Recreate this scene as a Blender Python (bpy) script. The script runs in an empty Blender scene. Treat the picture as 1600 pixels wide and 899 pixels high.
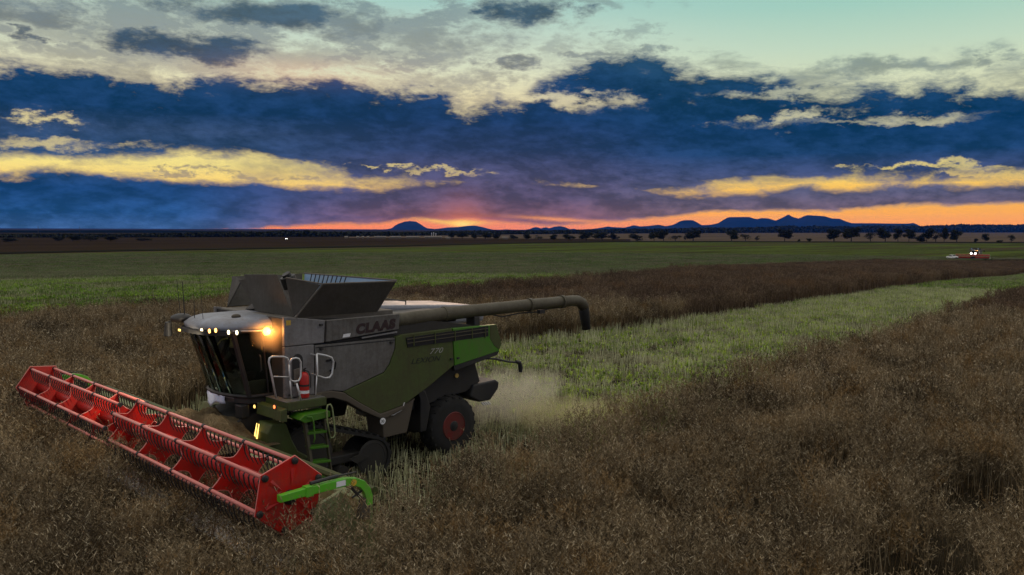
import bpy, math, random
import numpy as np
from mathutils import Vector, Matrix, noise as mnoise
rnd = random.Random(7)
R_ = math.radians
C = bpy.context.scene.collection
scn = bpy.context.scene

# ------------------------------------------------------------------ camera
F_PX = 1342.7                                   # focal length in pixels of a 1600 px wide frame
A = R_(46.333)
CAM = np.array([9.565, 16.988, 5.442])
DV = np.array([-math.cos(A), -math.sin(A), 0.0])
RV = np.array([-math.sin(A), math.cos(A), 0.0])
PITCH = math.atan(91 / F_PX)
ROLL = R_(0.17)
cam_d = bpy.data.cameras.new('camera')
cam = bpy.data.objects.new('camera', cam_d); C.objects.link(cam)
fwd = DV * math.cos(PITCH) + np.array([0, 0, -math.sin(PITCH)])
up0 = DV * math.sin(PITCH) + np.array([0, 0, math.cos(PITCH)])
rt = RV * math.cos(ROLL) + up0 * math.sin(ROLL)     # horizon a little lower on the left
up = up0 * math.cos(ROLL) - RV * math.sin(ROLL)
M = Matrix((tuple(rt), tuple(up), tuple(-fwd))).transposed().to_4x4()
M.translation = Vector(CAM)
cam.matrix_world = M
cam_d.sensor_width = 36; cam_d.lens = 36 * F_PX / 1600
cam_d.clip_start = 0.1; cam_d.clip_end = 60000
scn.camera = cam

def ray(x, y):
    return fwd + rt * ((x - 800) / F_PX) + up * ((449.5 - y) / F_PX)
def on(ax, val, x, y):
    r = ray(x, y); k = (val - CAM[ax]) / r[ax]; return CAM + k * r
def terrain_z(x, y):
    d = math.hypot(x - CAM[0], y - CAM[1])
    t = min(1, max(0, (d - 60) / 230)); t = t * t * (3 - 2 * t)
    return -6.0 * t
def at(x, y, h=0.0):
    r = ray(x, y); k = 1.0
    for i in range(4000):
        p = CAM + r * k
        gap = p[2] - (terrain_z(p[0], p[1]) + h)
        if gap < 0.002: break
        k += max(0.002, gap / max(0.02, -r[2]) * 0.25) if r[2] < 0 else gap
        if k > 9000: break
    return CAM + r * k
def cam_xy(r, d):                                  # right / depth metres from the camera foot -> world
    return CAM[0] + RV[0] * r + DV[0] * d, CAM[1] + RV[1] * r + DV[1] * d
def lin(r, g, b):
    f = lambda c: (c / 255 / 12.92) if c <= 10.3 else ((c / 255 + 0.055) / 1.055) ** 2.4
    return (f(r), f(g), f(b), 1)

# ------------------------------------------------------------------ render settings
scn.view_settings.view_transform = 'Standard'
scn.view_settings.look = 'None'
scn.view_settings.exposure = 0
scn.view_settings.gamma = 1
scn.view_settings.use_curve_mapping = False
cy = scn.cycles
cy.max_bounces = 5; cy.diffuse_bounces = 3; cy.glossy_bounces = 3; cy.transmission_bounces = 5
cy.volume_bounces = 1; cy.transparent_max_bounces = 12
cy.use_denoising = True

# ------------------------------------------------------------------ sky
world = bpy.data.worlds.new('World'); scn.world = world; world.use_nodes = True
wt = world.node_tree; wt.nodes.clear()
class X:
    """tiny expression helper over math nodes"""
    t = wt
    def __init__(s, v): s.v = v
    @staticmethod
    def m(op, *a, clamp=False):
        n = X.t.nodes.new('ShaderNodeMath'); n.operation = op; n.use_clamp = clamp
        for i, q in enumerate(a):
            q = q.v if isinstance(q, X) else q
            if isinstance(q, (int, float)): n.inputs[i].default_value = q
            else: X.t.links.new(q, n.inputs[i])
        return X(n.outputs[0])
    def __add__(s, o): return X.m('ADD', s, o)
    __radd__ = __add__
    def __sub__(s, o): return X.m('SUBTRACT', s, o)
    def __rsub__(s, o): return X.m('SUBTRACT', o, s)
    def __mul__(s, o): return X.m('MULTIPLY', s, o)
    __rmul__ = __mul__
    def __truediv__(s, o): return X.m('DIVIDE', s, o)
def clamp01(a): return X.m('ADD', a, 0.0, clamp=True)
def smooth(a, lo, hi):
    n = X.t.nodes.new('ShaderNodeMapRange'); n.interpolation_type = 'SMOOTHSTEP'
    X.t.links.new(a.v, n.inputs['Value']); n.inputs['From Min'].default_value = lo; n.inputs['From Max'].default_value = hi
    return X(n.outputs['Result'])
def gauss(u, v, u0, v0, a, b, tilt=0.0):
    du = u - u0; dv = v - v0
    if tilt: dv = dv - du * tilt
    q = (du * du) * (1.0 / a / a) + (dv * dv) * (1.0 / b / b)
    return X.m('POWER', 2.71828, q * -1.0)
def comb(x, y, z=0.0):
    n = X.t.nodes.new('ShaderNodeCombineXYZ')
    for i, q in enumerate((x, y, z)):
        if isinstance(q, X): X.t.links.new(q.v, n.inputs[i])
        else: n.inputs[i].default_value = q
    return n.outputs[0]
def noise(vec, scale, detail=6, rough=0.55, dist=0.0, col=False):
    n = X.t.nodes.new('ShaderNodeTexNoise'); X.t.links.new(vec, n.inputs['Vector'])
    n.inputs['Scale'].default_value = scale; n.inputs['Detail'].default_value = detail
    n.inputs['Roughness'].default_value = rough; n.inputs['Distortion'].default_value = dist
    return n.outputs['Color'] if col else X(n.outputs['Fac'])
def ramp(fac, stops, interp='LINEAR'):
    n = X.t.nodes.new('ShaderNodeValToRGB'); n.color_ramp.interpolation = interp
    el = n.color_ramp.elements
    while len(el) > 1: el.remove(el[-1])
    el[0].position, el[0].color = stops[0]
    for p, c in stops[1:]:
        e = el.new(p); e.color = c
    X.t.links.new(fac.v, n.inputs[0]); return n.outputs[0]
def mix(fac, a, b, mode='MIX'):
    n = X.t.nodes.new('ShaderNodeMix'); n.data_type = 'RGBA'; n.blend_type = mode; n.clamp_factor = True
    for s, q in ((n.inputs[0], fac), (n.inputs[6], a), (n.inputs[7], b)):
        if isinstance(q, X): X.t.links.new(q.v, s)
        elif isinstance(q, (tuple, float, int)): s.default_value = q
        else: X.t.links.new(q, s)
    return n.outputs[2]
def curve(x, pts, lo=-60.0, hi=60.0, vmax=20.0):
    """piecewise curve through (x, value) points; value in 0..vmax"""
    n = X.t.nodes.new('ShaderNodeFloatCurve')
    c = n.mapping.curves[0]
    P = [((a - lo) / (hi - lo), b / vmax) for a, b in pts]
    while len(c.points) < len(P): c.points.new(0.5, 0.5)
    for p, (a, b) in zip(c.points, P): p.location = (a, b); p.handle_type = 'AUTO'
    n.mapping.extend = 'HORIZONTAL'; n.mapping.update()
    xx = (x - lo) * (1.0 / (hi - lo))
    X.t.links.new(clamp01(xx).v, n.inputs['Value'])
    return X(n.outputs[0]) * vmax
def uv(px, py):
    r = ray(px, py); r = r / np.linalg.norm(r)
    return math.degrees(math.atan2(r @ RV, r @ DV)), math.degrees(math.asin(r[2]))
def cpts(l): return [uv(*q) for q in l]

SUN_U, SUN_V = uv(722, 349)
sun_dir = DV * math.cos(R_(SUN_U)) + RV * math.sin(R_(SUN_U))
sun_az = math.atan2(sun_dir[0], sun_dir[1])            # clockwise from +Y
SUN_EL = 2.0
tc = wt.nodes.new('ShaderNodeTexCoord')
def vdot(v):
    n = wt.nodes.new('ShaderNodeVectorMath'); n.operation = 'DOT_PRODUCT'
    wt.links.new(tc.outputs['Generated'], n.inputs[0]); n.inputs[1].default_value = tuple(v); return X(n.outputs['Value'])
zc = vdot((0, 0, 1)); U = X.m('ARCTAN2', vdot(RV), vdot(DV)) * 57.29578; V = X.m('ARCSINE', zc) * 57.29578
pos = comb(U * 0.42, V, 0.0)
warp = noise(comb(U * 0.30, V * 0.8, 3.1), 0.22, 5, 0.6)
P2 = comb(U * 0.40 + warp * 5.0, V + warp * 3.0, 0.0)
n_big = noise(P2, 0.26, 6, 0.60) - 0.5
n_mid = noise(comb(U * 0.55 + warp * 3.0, V * 1.25, 7.0), 0.75, 6, 0.64) - 0.5
n_fine = noise(comb(U * 0.5 + V * 0.35, V * 1.3, 11.0), 2.2, 5, 0.68) - 0.5
edge = n_big * 5.0 + n_mid * 3.6 + n_fine * 1.3
wn = wt.nodes.new('ShaderNodeSeparateColor'); wt.links.new(noise(comb(U * 0.55, V * 1.2, 19.0), 0.55, 6, 0.66, col=True), wn.inputs[0])
Uw = U + (X(wn.outputs[0]) - 0.5) * 17.0; Vw = V + (X(wn.outputs[1]) - 0.5) * 3.4
# main bank: top and bottom edges
topc = curve(U, cpts([(-300, 110), (0, 96), (110, 94), (180, 104), (240, 122), (320, 128), (360, 120), (450, 118), (550, 120), (640, 134),
                      (700, 144), (728, 160), (750, 148), (800, 148), (850, 122), (900, 102), (960, 88), (1010, 86), (1060, 100), (1150, 104), (1280, 122),
                      (1360, 134), (1480, 128), (1600, 120), (1900, 105)]))
botc = curve(U, cpts([(-300, 236), (0, 238), (60, 240), (200, 243), (300, 240), (350, 244), (450, 254), (520, 264), (570, 282), (650, 282), (720, 290),
                      (800, 296), (900, 300), (1050, 304), (1100, 290), (1200, 280), (1320, 278), (1400, 280), (1600, 276), (1900, 270)]))
d1 = smooth((topc - V) + edge, -0.6, 1.1) * smooth((V - botc) + edge * 0.45, -0.55, 0.40)
# low bank
top2 = curve(U, cpts([(-300, 262), (0, 268), (90, 263), (150, 273), (270, 282), (400, 288), (520, 297), (600, 292), (680, 282), (800, 280), (950, 284),
                      (1060, 300), (1180, 302), (1250, 292), (1330, 296), (1400, 292), (1500, 290), (1600, 284), (1900, 280)]))
bot2 = curve(U, [(a, b + 2.0) for a, b in cpts([(-300, 374), (0, 374), (250, 370), (340, 363), (420, 357), (520, 352), (600, 349), (650, 345), (690, 348), (730, 345), (800, 349), (860, 352), (950, 346),
                      (1040, 341), (1100, 333), (1200, 330), (1300, 330), (1350, 328), (1430, 322), (1520, 320), (1600, 318), (1900, 312)])]) - 2.0
d2 = smooth((top2 - V) + edge * 0.35, -0.40, 0.30) * smooth((V - bot2) + n_mid * 0.8, -0.12, 0.22)
def blob(px, py, ax, ay, w=1.0, tilt=0.0, nz=1.0):
    u0, v0 = uv(px, py)
    g = gauss(Uw, Vw, u0, v0, ax * 1.12 / 23.0, ay * 1.15 / 23.0, tilt)
    return smooth(g + edge * (0.11 * nz), 0.12, 0.98) * w
blobs = [blob(30, 18, 110, 22, .75), blob(15, 58, 45, 13, .85), blob(280, 72, 130, 24, .95), blob(425, 24, 170, 24, .92), blob(560, 42, 90, 18, .7),
         blob(680, 62, 100, 26, .6), blob(820, 18, 75, 24, .95), blob(665, 97, 60, 10, .35), blob(810, 102, 65, 12, .75), blob(895, 70, 50, 16, .35),
         blob(1010, 48, 30, 9, .35), blob(950, 5, 60, 8, .4), blob(965, 80, 45, 8, .6), blob(1390, 102, 110, 13, .6), blob(1545, 98, 65, 9, .6),
         blob(100, 50, 80, 14, .45), blob(120, 84, 170, 10, .5), blob(360, 104, 90, 9, .5), blob(560, 84, 120, 12, .4), blob(230, 30, 120, 12, .4), blob(760, 128, 70, 12, .5), blob(1290, 112, 90, 10, .4), blob(450, 90, 130, 16, .5), blob(800, 268, 400, 26, .92), blob(960, 290, 160, 16, .9), blob(700, 290, 160, 14, .85), blob(60, 222, 90, 12, .6), blob(270, 275, 28, 5, .6),
         blob(325, 274, 20, 5, .6), blob(400, 279, 55, 6, .6), blob(1490, 268, 160, 9, .55), blob(640, 262, 120, 16, .8)]
# thin torn skirts round the banks
n_sk = noise(comb(U * 0.34 + warp * 6.0, V * 1.1 + U * 0.05, 23.0), 0.55, 6, 0.62) - 0.5
sk = smooth((topc - V) + n_sk * 7.0 + n_fine * 1.6 + 0.15, -0.7, 1.5) * smooth((V - botc) + n_sk * 3.6 + n_fine + 0.15, -0.5, 0.8) * 0.62
sk2 = smooth((top2 - V) + n_sk * 2.4 + n_fine * 0.8 + 0.05, -0.3, 0.7) * smooth(V - bot2, -0.1, 0.3) * 0.6
d = X.m('MAXIMUM', X.m('MAXIMUM', d1, d2), X.m('MAXIMUM', sk, sk2))
for b in blobs: d = X.m('MAXIMUM', d, b)
def hole(px, py, ax, ay, w, tilt=0.0):
    u0, v0 = uv(px, py)
    g = gauss(Uw, Vw, u0, v0, ax / 23.0, ay / 23.0, tilt)
    return 1.0 - smooth(g + edge * 0.12, 0.15, 1.10) * w
for h in (hole(1235, 180, 80, 9, .65, .08), hole(1215, 148, 110, 9, .55), hole(1430, 182, 70, 9, .45), hole(1490, 258, 80, 5, .6),
          hole(880, 150, 110, 13, .75, -.12), hole(1370, 190, 160, 5, .3), hole(40, 184, 50, 7, .7), hole(90, 222, 90, 7, .55), hole(1400, 262, 60, 4, .7), hole(1560, 270, 60, 4, .6), hole(700, 268, 60, 4, .5), hole(1560, 264, 50, 4, .5), hole(600, 262, 30, 4, .6)):
    d = d * h
veil = smooth(n_big * 1.6 + n_mid * 1.6 + n_fine * 0.6 + smooth(U * -1.0, -12.0, 25.0) * 0.16, -0.06, 0.30) * smooth(V, 8.6, 10.6) * 0.58 * smooth(U * -1.0, -6.0, 6.0)
d = X.m('MAXIMUM', d, veil)
# clear sky colour
Vn = clamp01(V * (1 / 20.0))
sky_l = ramp(Vn, [(0.0, lin(255, 138, 66)), (0.04, lin(253, 158, 86)), (0.10, lin(250, 194, 100)), (0.20, lin(246, 226, 138)), (0.32, lin(245, 230, 162)),
                  (0.42, lin(238, 226, 180)), (0.52, lin(216, 222, 194)), (0.62, lin(196, 216, 200)), (0.72, lin(166, 204, 196)), (1.0, lin(120, 165, 170))])
sky_r = ramp(Vn, [(0.0, lin(250, 150, 84)), (0.05, lin(248, 168, 88)), (0.12, lin(248, 188, 90)), (0.19, lin(246, 220, 118)), (0.30, lin(236, 224, 168)),
                  (0.45, lin(214, 220, 186)), (0.56, lin(190, 214, 192)), (0.68, lin(160, 204, 190)), (0.8, lin(144, 196, 190)), (1.0, lin(110, 165, 170))])
sky = mix(smooth(U, -2.0, 22.0), sky_l, sky_r)
# cloud colour
cl_l = ramp(Vn, [(0.0, lin(66, 104, 160)), (0.05, lin(34, 84, 146)), (0.12, lin(20, 70, 132)), (0.20, lin(46, 78, 124)), (0.30, lin(52, 74, 112)), (0.36, lin(14, 56, 104)), (0.48, lin(0, 52, 94)),
                 (0.58, lin(12, 64, 96)), (0.7, lin(40, 84, 108)), (1.0, lin(50, 94, 114))])
cl_m = ramp(Vn, [(0.0, lin(205, 124, 92)), (0.035, lin(152, 98, 108)), (0.10, lin(106, 86, 118)), (0.18, lin(86, 82, 122)), (0.26, lin(40, 60, 108)), (0.36, lin(0, 50, 102)), (0.50, lin(4, 56, 102)),
                 (0.6, lin(44, 76, 102)), (0.75, lin(52, 90, 110)), (1.0, lin(56, 96, 115))])
cl_r = ramp(Vn, [(0.0, lin(160, 110, 110)), (0.05, lin(138, 106, 116)), (0.12, lin(104, 98, 128)), (0.18, lin(70, 80, 124)), (0.24, lin(22, 62, 112)), (0.32, lin(2, 54, 104)), (0.45, lin(8, 58, 96)),
                 (0.55, lin(30, 74, 100)), (0.7, lin(80, 116, 124)), (1.0, lin(80, 110, 120))])
cl = mix(smooth(U, -22.0, -4.0), cl_l, cl_m)
cl = mix(smooth(U, 2.0, 13.0), cl, cl_r)
shade = clamp01(0.42 + n_mid * 3.4 + n_big * 2.2 + n_fine * 1.7)
cl = mix(shade, mix(0.60, cl, (0.001, 0.029, 0.064, 1)), mix(0.16, cl, lin(60, 106, 150)))
warm = gauss(U, V, uv(470, 112)[0], uv(470, 112)[1], 6.0, 0.9)
cl = mix(warm * clamp01(1.4 - d * 1.3) * 0.7, cl, lin(235, 160, 130))
skyc = mix(d, sky, cl)
# ragged light edges
rim = clamp01(d * (1.0 - d) * 4.0)
skyc = mix(rim * 0.10, skyc, mix(smooth(U, -2, 22.0), lin(205, 165, 150), lin(170, 180, 175)))
# glow and bars of light where the sun went down
glow = gauss(U, V, SUN_U, SUN_V + 0.0, 3.2, 0.42)
glow2 = gauss(U, V, SUN_U, SUN_V + 0.4, 1.6, 1.3)
skyc = mix(clamp01(glow * 0.55 + glow2 * 0.22), skyc, lin(250, 128, 72))
bar = gauss(U, V + n_mid * 0.25, SUN_U + 0.15, SUN_V + 0.02, 1.55, 0.13, -0.02)
bar2 = gauss(U, V + n_mid * 0.2, uv(875, 343)[0], uv(875, 343)[1], 2.6, 0.13, -0.05)
bar3 = gauss(U, V + n_mid * 0.2, uv(685, 346)[0], uv(685, 346)[1], 1.2, 0.12, -0.10)
core = gauss(U, V, SUN_U, SUN_V - 0.05, 0.75, 0.22)
skyc = mix(clamp01(bar2 * 0.9), skyc, lin(255, 160, 80))
skyc = mix(clamp01(bar3 * 0.95), skyc, lin(255, 190, 50))
skyc = mix(clamp01(bar), skyc, lin(255, 196, 60))
skyc = mix(clamp01(core), skyc, (1.25, 0.78, 0.20, 1))
# the clouds and sky lie beyond the haze of the plain: what is seen here is their own light before that air dims it
HAZE_D = 2.3e-5; HAZE_C = (0.02, 0.20, 1.0); HAZE_L = 0.30
tau = X.m("MINIMUM", X.m("DIVIDE", 325.0, X.m("MAXIMUM", zc, 0.0001)), 20000.0) * HAZE_D
gain = X.m('POWER', 2.71828, tau)
gcol = wt.nodes.new('ShaderNodeVectorMath'); gcol.operation = 'SCALE'; wt.links.new(skyc, gcol.inputs[0]); wt.links.new(gain.v, gcol.inputs['Scale'])
gsub = wt.nodes.new('ShaderNodeVectorMath'); gsub.operation = 'SCALE'; gsub.inputs[0].default_value = tuple(c * HAZE_L for c in HAZE_C); wt.links.new((gain - 1.0).v, gsub.inputs['Scale'])
gdif = wt.nodes.new('ShaderNodeVectorMath'); gdif.operation = 'SUBTRACT'; wt.links.new(gcol.outputs[0], gdif.inputs[0]); wt.links.new(gsub.outputs[0], gdif.inputs[1])
gmax = wt.nodes.new('ShaderNodeVectorMath'); gmax.operation = 'MAXIMUM'; wt.links.new(gdif.outputs[0], gmax.inputs[0]); gmax.inputs[1].default_value = (0, 0, 0)
skyc = gmax.outputs[0]
bg1 = wt.nodes.new('ShaderNodeBackground'); wt.links.new(skyc, bg1.inputs[0]); bg1.inputs[1].default_value = 1.0
# the rest of the heaven: broken cloud overhead, dusky in the east
absU = X.m('ABSOLUTE', U)
rest = ramp(clamp01(V * (1 / 60.0)), [(0.0, lin(180, 150, 130)), (0.15, lin(168, 158, 144)), (0.4, lin(158, 150, 138)), (1.0, lin(150, 144, 134))])
rest = mix(smooth(absU, 45.0, 120.0) * (1.0 - smooth(V, 10.0, 60.0)) * 0.85, rest, lin(44, 54, 68))
rest = mix(smooth(noise(comb(U * 0.3, V), 0.12, 3, 0.6), 0.40, 0.62) * 0.6, rest, lin(72, 88, 112))
bg3 = wt.nodes.new('ShaderNodeBackground'); wt.links.new(rest, bg3.inputs[0]); bg3.inputs[1].default_value = 3.5
away = X.m('MAXIMUM', smooth(V, 16.0, 20.0), smooth(absU, 38.0, 50.0))
mx = wt.nodes.new('ShaderNodeMixShader'); wt.links.new(away.v, mx.inputs[0]); wt.links.new(bg1.outputs[0], mx.inputs[1]); wt.links.new(bg3.outputs[0], mx.inputs[2])
nish = wt.nodes.new('ShaderNodeTexSky'); nish.sky_type = 'NISHITA'; nish.sun_disc = False
nish.sun_elevation = R_(SUN_EL); nish.sun_rotation = sun_az
bg2 = wt.nodes.new('ShaderNodeBackground'); wt.links.new(nish.outputs[0], bg2.inputs[0]); bg2.inputs[1].default_value = 0.0005
add = wt.nodes.new('ShaderNodeAddShader'); wt.links.new(mx.outputs[0], add.inputs[0]); wt.links.new(bg2.outputs[0], add.inputs[1])
wo = wt.nodes.new('ShaderNodeOutputWorld'); wt.links.new(add.outputs[0], wo.inputs[0])

sun_d = bpy.data.lights.new('sun', 'SUN'); sun_d.energy = 0.25; sun_d.angle = R_(12); sun_d.color = (1.0, 0.62, 0.38)
sun = bpy.data.objects.new('sun', sun_d); C.objects.link(sun)
sd = Vector((sun_dir[0] * math.cos(R_(SUN_EL + 4)), sun_dir[1] * math.cos(R_(SUN_EL + 4)), math.sin(R_(SUN_EL + 4))))
sun.rotation_euler = sd.to_track_quat('Z', 'Y').to_euler()

# ------------------------------------------------------------------ materials
def new_mat(name):
    m = bpy.data.materials.new(name); m.use_nodes = True; X.t = m.node_tree
    b = m.node_tree.nodes['Principled BSDF']; return m, b
def set_in(t, sock, v):
    if isinstance(v, X): t.links.new(v.v, sock)
    elif isinstance(v, (tuple, float, int)): sock.default_value = v
    else: t.links.new(v, sock)
def paint(name, col, rough=0.45, metal=0.0, dust=0.45, dustcol=(0.16, 0.13, 0.095, 1), scale=2.0, coat=0.0, bump=0.15):
    """painted or plain metal under an uneven coat of field dust"""
    m, b = new_mat(name); t = m.node_tree
    tcn = t.nodes.new('ShaderNodeTexCoord'); o = tcn.outputs['Object']
    n1 = noise(o, scale, 8, 0.65); n2 = noise(o, scale * 9, 5, 0.7)
    sep = t.nodes.new('ShaderNodeSeparateXYZ'); t.links.new(o, sep.inputs[0])
    streak = noise(comb(X(sep.outputs[0]) * 14.0, X(sep.outputs[1]) * 14.0, X(sep.outputs[2]) * 1.2), 1.0, 4, 0.6)
    k = clamp01((n1 - 0.5) * 1.6 + (n2 - 0.5) * 0.9 + (streak - 0.5) * 0.7 + dust)
    c = mix(k, tuple(col) + (1,) if len(col) == 3 else col, dustcol)
    set_in(t, b.inputs['Base Color'], c); b.inputs['Metallic'].default_value = metal
    set_in(t, b.inputs['Roughness'], clamp01(k * 0.35 + rough))
    if coat: b.inputs['Coat Weight'].default_value = coat
    bp = t.nodes.new('ShaderNodeBump'); bp.inputs['Strength'].default_value = bump; bp.inputs['Distance'].default_value = 0.01
    t.links.new(n2.v, bp.inputs['Height']); t.links.new(bp.outputs[0], b.inputs['Normal'])
    return m
def glow_mat(name, col, s):
    m, b = new_mat(name); b.inputs['Base Color'].default_value = col + (1,)
    b.inputs['Emission Color'].default_value = col + (1,); b.inputs['Emission Strength'].default_value = s; return m
MT = {}
MT['white'] = paint('white_paint', (0.235, 0.232, 0.228), 0.45, dust=0.45, dustcol=(0.085, 0.07, 0.056, 1), scale=1.6)
MT['dirty_white'] = paint('dirty_white_paint', (0.16, 0.155, 0.145), 0.6, dust=0.62, dustcol=(0.068, 0.058, 0.044, 1), scale=1.6)
MT['roof_white'] = paint('roof_paint', (0.24, 0.265, 0.31), 0.35, dust=0.38, dustcol=(0.17, 0.15, 0.135, 1), scale=2.5)
MT['green'] = paint('seed_green_paint', (0.05, 0.085, 0.006), 0.5, dust=0.52, dustcol=(0.050, 0.043, 0.016, 1), scale=1.3)
MT['bright_green'] = paint('bright_green_paint', (0.045, 0.19, 0.003), 0.35, dust=0.25, dustcol=(0.09, 0.11, 0.03, 1), scale=2)
MT['arm_green'] = paint('arm_green_paint', (0.10, 0.46, 0.02), 0.3, dust=0.12, dustcol=(0.2, 0.25, 0.08, 1), scale=3)
MT['pale_green'] = paint('pale_green_paint', (0.22, 0.28, 0.10), 0.4, dust=0.3, dustcol=(0.22, 0.22, 0.12, 1), scale=3)
MT['red'] = paint('red_paint', (0.55, 0.010, 0.005), 0.34, dust=0.22, dustcol=(0.20, 0.03, 0.018, 1), scale=3)
MT['rim_red'] = paint('rim_red_paint', (0.16, 0.007, 0.005), 0.5, dust=0.4, dustcol=(0.06, 0.03, 0.02, 1), scale=5)
MT['tube'] = paint('dusty_lit_red_tube', (0.74, 0.20, 0.16), 0.35, dust=0.15, dustcol=(0.62, 0.36, 0.30, 1), scale=4)  # dust, plus pink lamp and sky highlights mixed into the red
MT['black'] = paint('black_plastic', (0.012, 0.012, 0.012), 0.5, dust=0.2, dustcol=(0.045, 0.04, 0.03, 1), scale=3)
MT['chassis'] = paint('chassis_paint', (0.018, 0.018, 0.016), 0.6, dust=0.42, dustcol=(0.034, 0.028, 0.019, 1), scale=3)
MT['grey'] = paint('dusty_grey_sheet', (0.15, 0.135, 0.11), 0.55, dust=0.5, dustcol=(0.10, 0.085, 0.062, 1), scale=2)
MT['flap'] = paint('flap_sheet', (0.066, 0.060, 0.049), 0.62, dust=0.5, dustcol=(0.044, 0.039, 0.028, 1), scale=1.8)
MT['steel'] = paint('zinc_tube', (0.62, 0.62, 0.60), 0.3, 0.4, dust=0.1, scale=5)
MT['bare'] = paint('bare_steel_floor', (0.42, 0.42, 0.40), 0.35, 0.7, dust=0.2, scale=5)
MT['auger'] = paint('auger_tube_paint', (0.085, 0.075, 0.042), 0.5, dust=0.5, dustcol=(0.055, 0.045, 0.026, 1), scale=2)
MT['void'] = paint('dark_opening', (0.003, 0.003, 0.003), 0.7, dust=0.0, dustcol=(0.006, 0.006, 0.005, 1), scale=3)
MT['rubber'] = paint('tyre_rubber', (0.012, 0.012, 0.011), 0.8, dust=0.2, dustcol=(0.02, 0.017, 0.012, 1), scale=5)
MT['brown'] = paint('dusty_fender', (0.07, 0.058, 0.04), 0.6, dust=0.5, dustcol=(0.09, 0.07, 0.045, 1), scale=3)
MT['letter'] = paint('lettering_red', (0.022, 0.006, 0.006), 0.5, dust=0.15, dustcol=(0.045, 0.025, 0.02, 1), scale=7)
MT['grey_letter'] = paint('lettering_grey', (0.34, 0.34, 0.30), 0.5, dust=0.3, scale=6)
MT['dark_letter'] = paint('lettering_dark', (0.006, 0.008, 0.006), 0.5, dust=0.1, dustcol=(0.02, 0.02, 0.012, 1), scale=6)
MT['sign_white'] = paint('sign_white', (0.8, 0.8, 0.78), 0.5, dust=0.05, scale=6)
MT['yellow'] = paint('yellow_sticker', (0.65, 0.42, 0.02), 0.5, dust=0.2, scale=8)
MT['cloth'] = paint('pale_cloth', (0.60, 0.66, 0.80), 0.8, dust=0.15, dustcol=(0.3, 0.3, 0.34, 1), scale=6)
MT['tarp'] = paint('blue_tarp', (0.10, 0.24, 0.42), 0.35, dust=0.3, dustcol=(0.30, 0.36, 0.42, 1), scale=3)
MT['skin_seat'] = paint('seat_cloth', (0.05, 0.05, 0.055), 0.8, dust=0.2, scale=6)
MT['lamp_white'] = glow_mat('lamp_white', (1.0, 0.80, 0.46), 7.0)
MT['lamp_warm'] = glow_mat('lamp_warm', (1.0, 0.42, 0.10), 6.0)
MT['lamp_yellow'] = glow_mat('lamp_yellow', (1.0, 0.88, 0.50), 5.0)
MT['beacon'] = glow_mat('lamp_beacon', (1.0, 0.40, 0.05), 14.0)
MT['small_amber'] = glow_mat('lamp_and_strip_amber', (1.0, 0.62, 0.15), 2.5)  # also on the fender strips, which are no lamps
MT['small_orange'] = glow_mat('lamp_orange', (1.0, 0.22, 0.06), 2.5)
MT['reflector'] = paint('amber_reflector', (0.75, 0.5, 0.12), 0.3, dust=0.1, scale=6)
MT['screen'] = glow_mat('lit_screen', (0.35, 0.5, 0.45), 0.35)
MT['yellow_panel'] = paint('control_panel_yellow', (0.5, 0.42, 0.06), 0.5, dust=0.2, scale=6)
m, b = new_mat('cab_glass'); MT['glass'] = m
b.inputs['Base Color'].default_value = (0.55, 0.6, 0.5, 1); b.inputs['Roughness'].default_value = 0.06
b.inputs['Transmission Weight'].default_value = 1.0; b.inputs['IOR'].default_value = 1.08
b.inputs['Specular IOR Level'].default_value = 0.9

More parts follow.
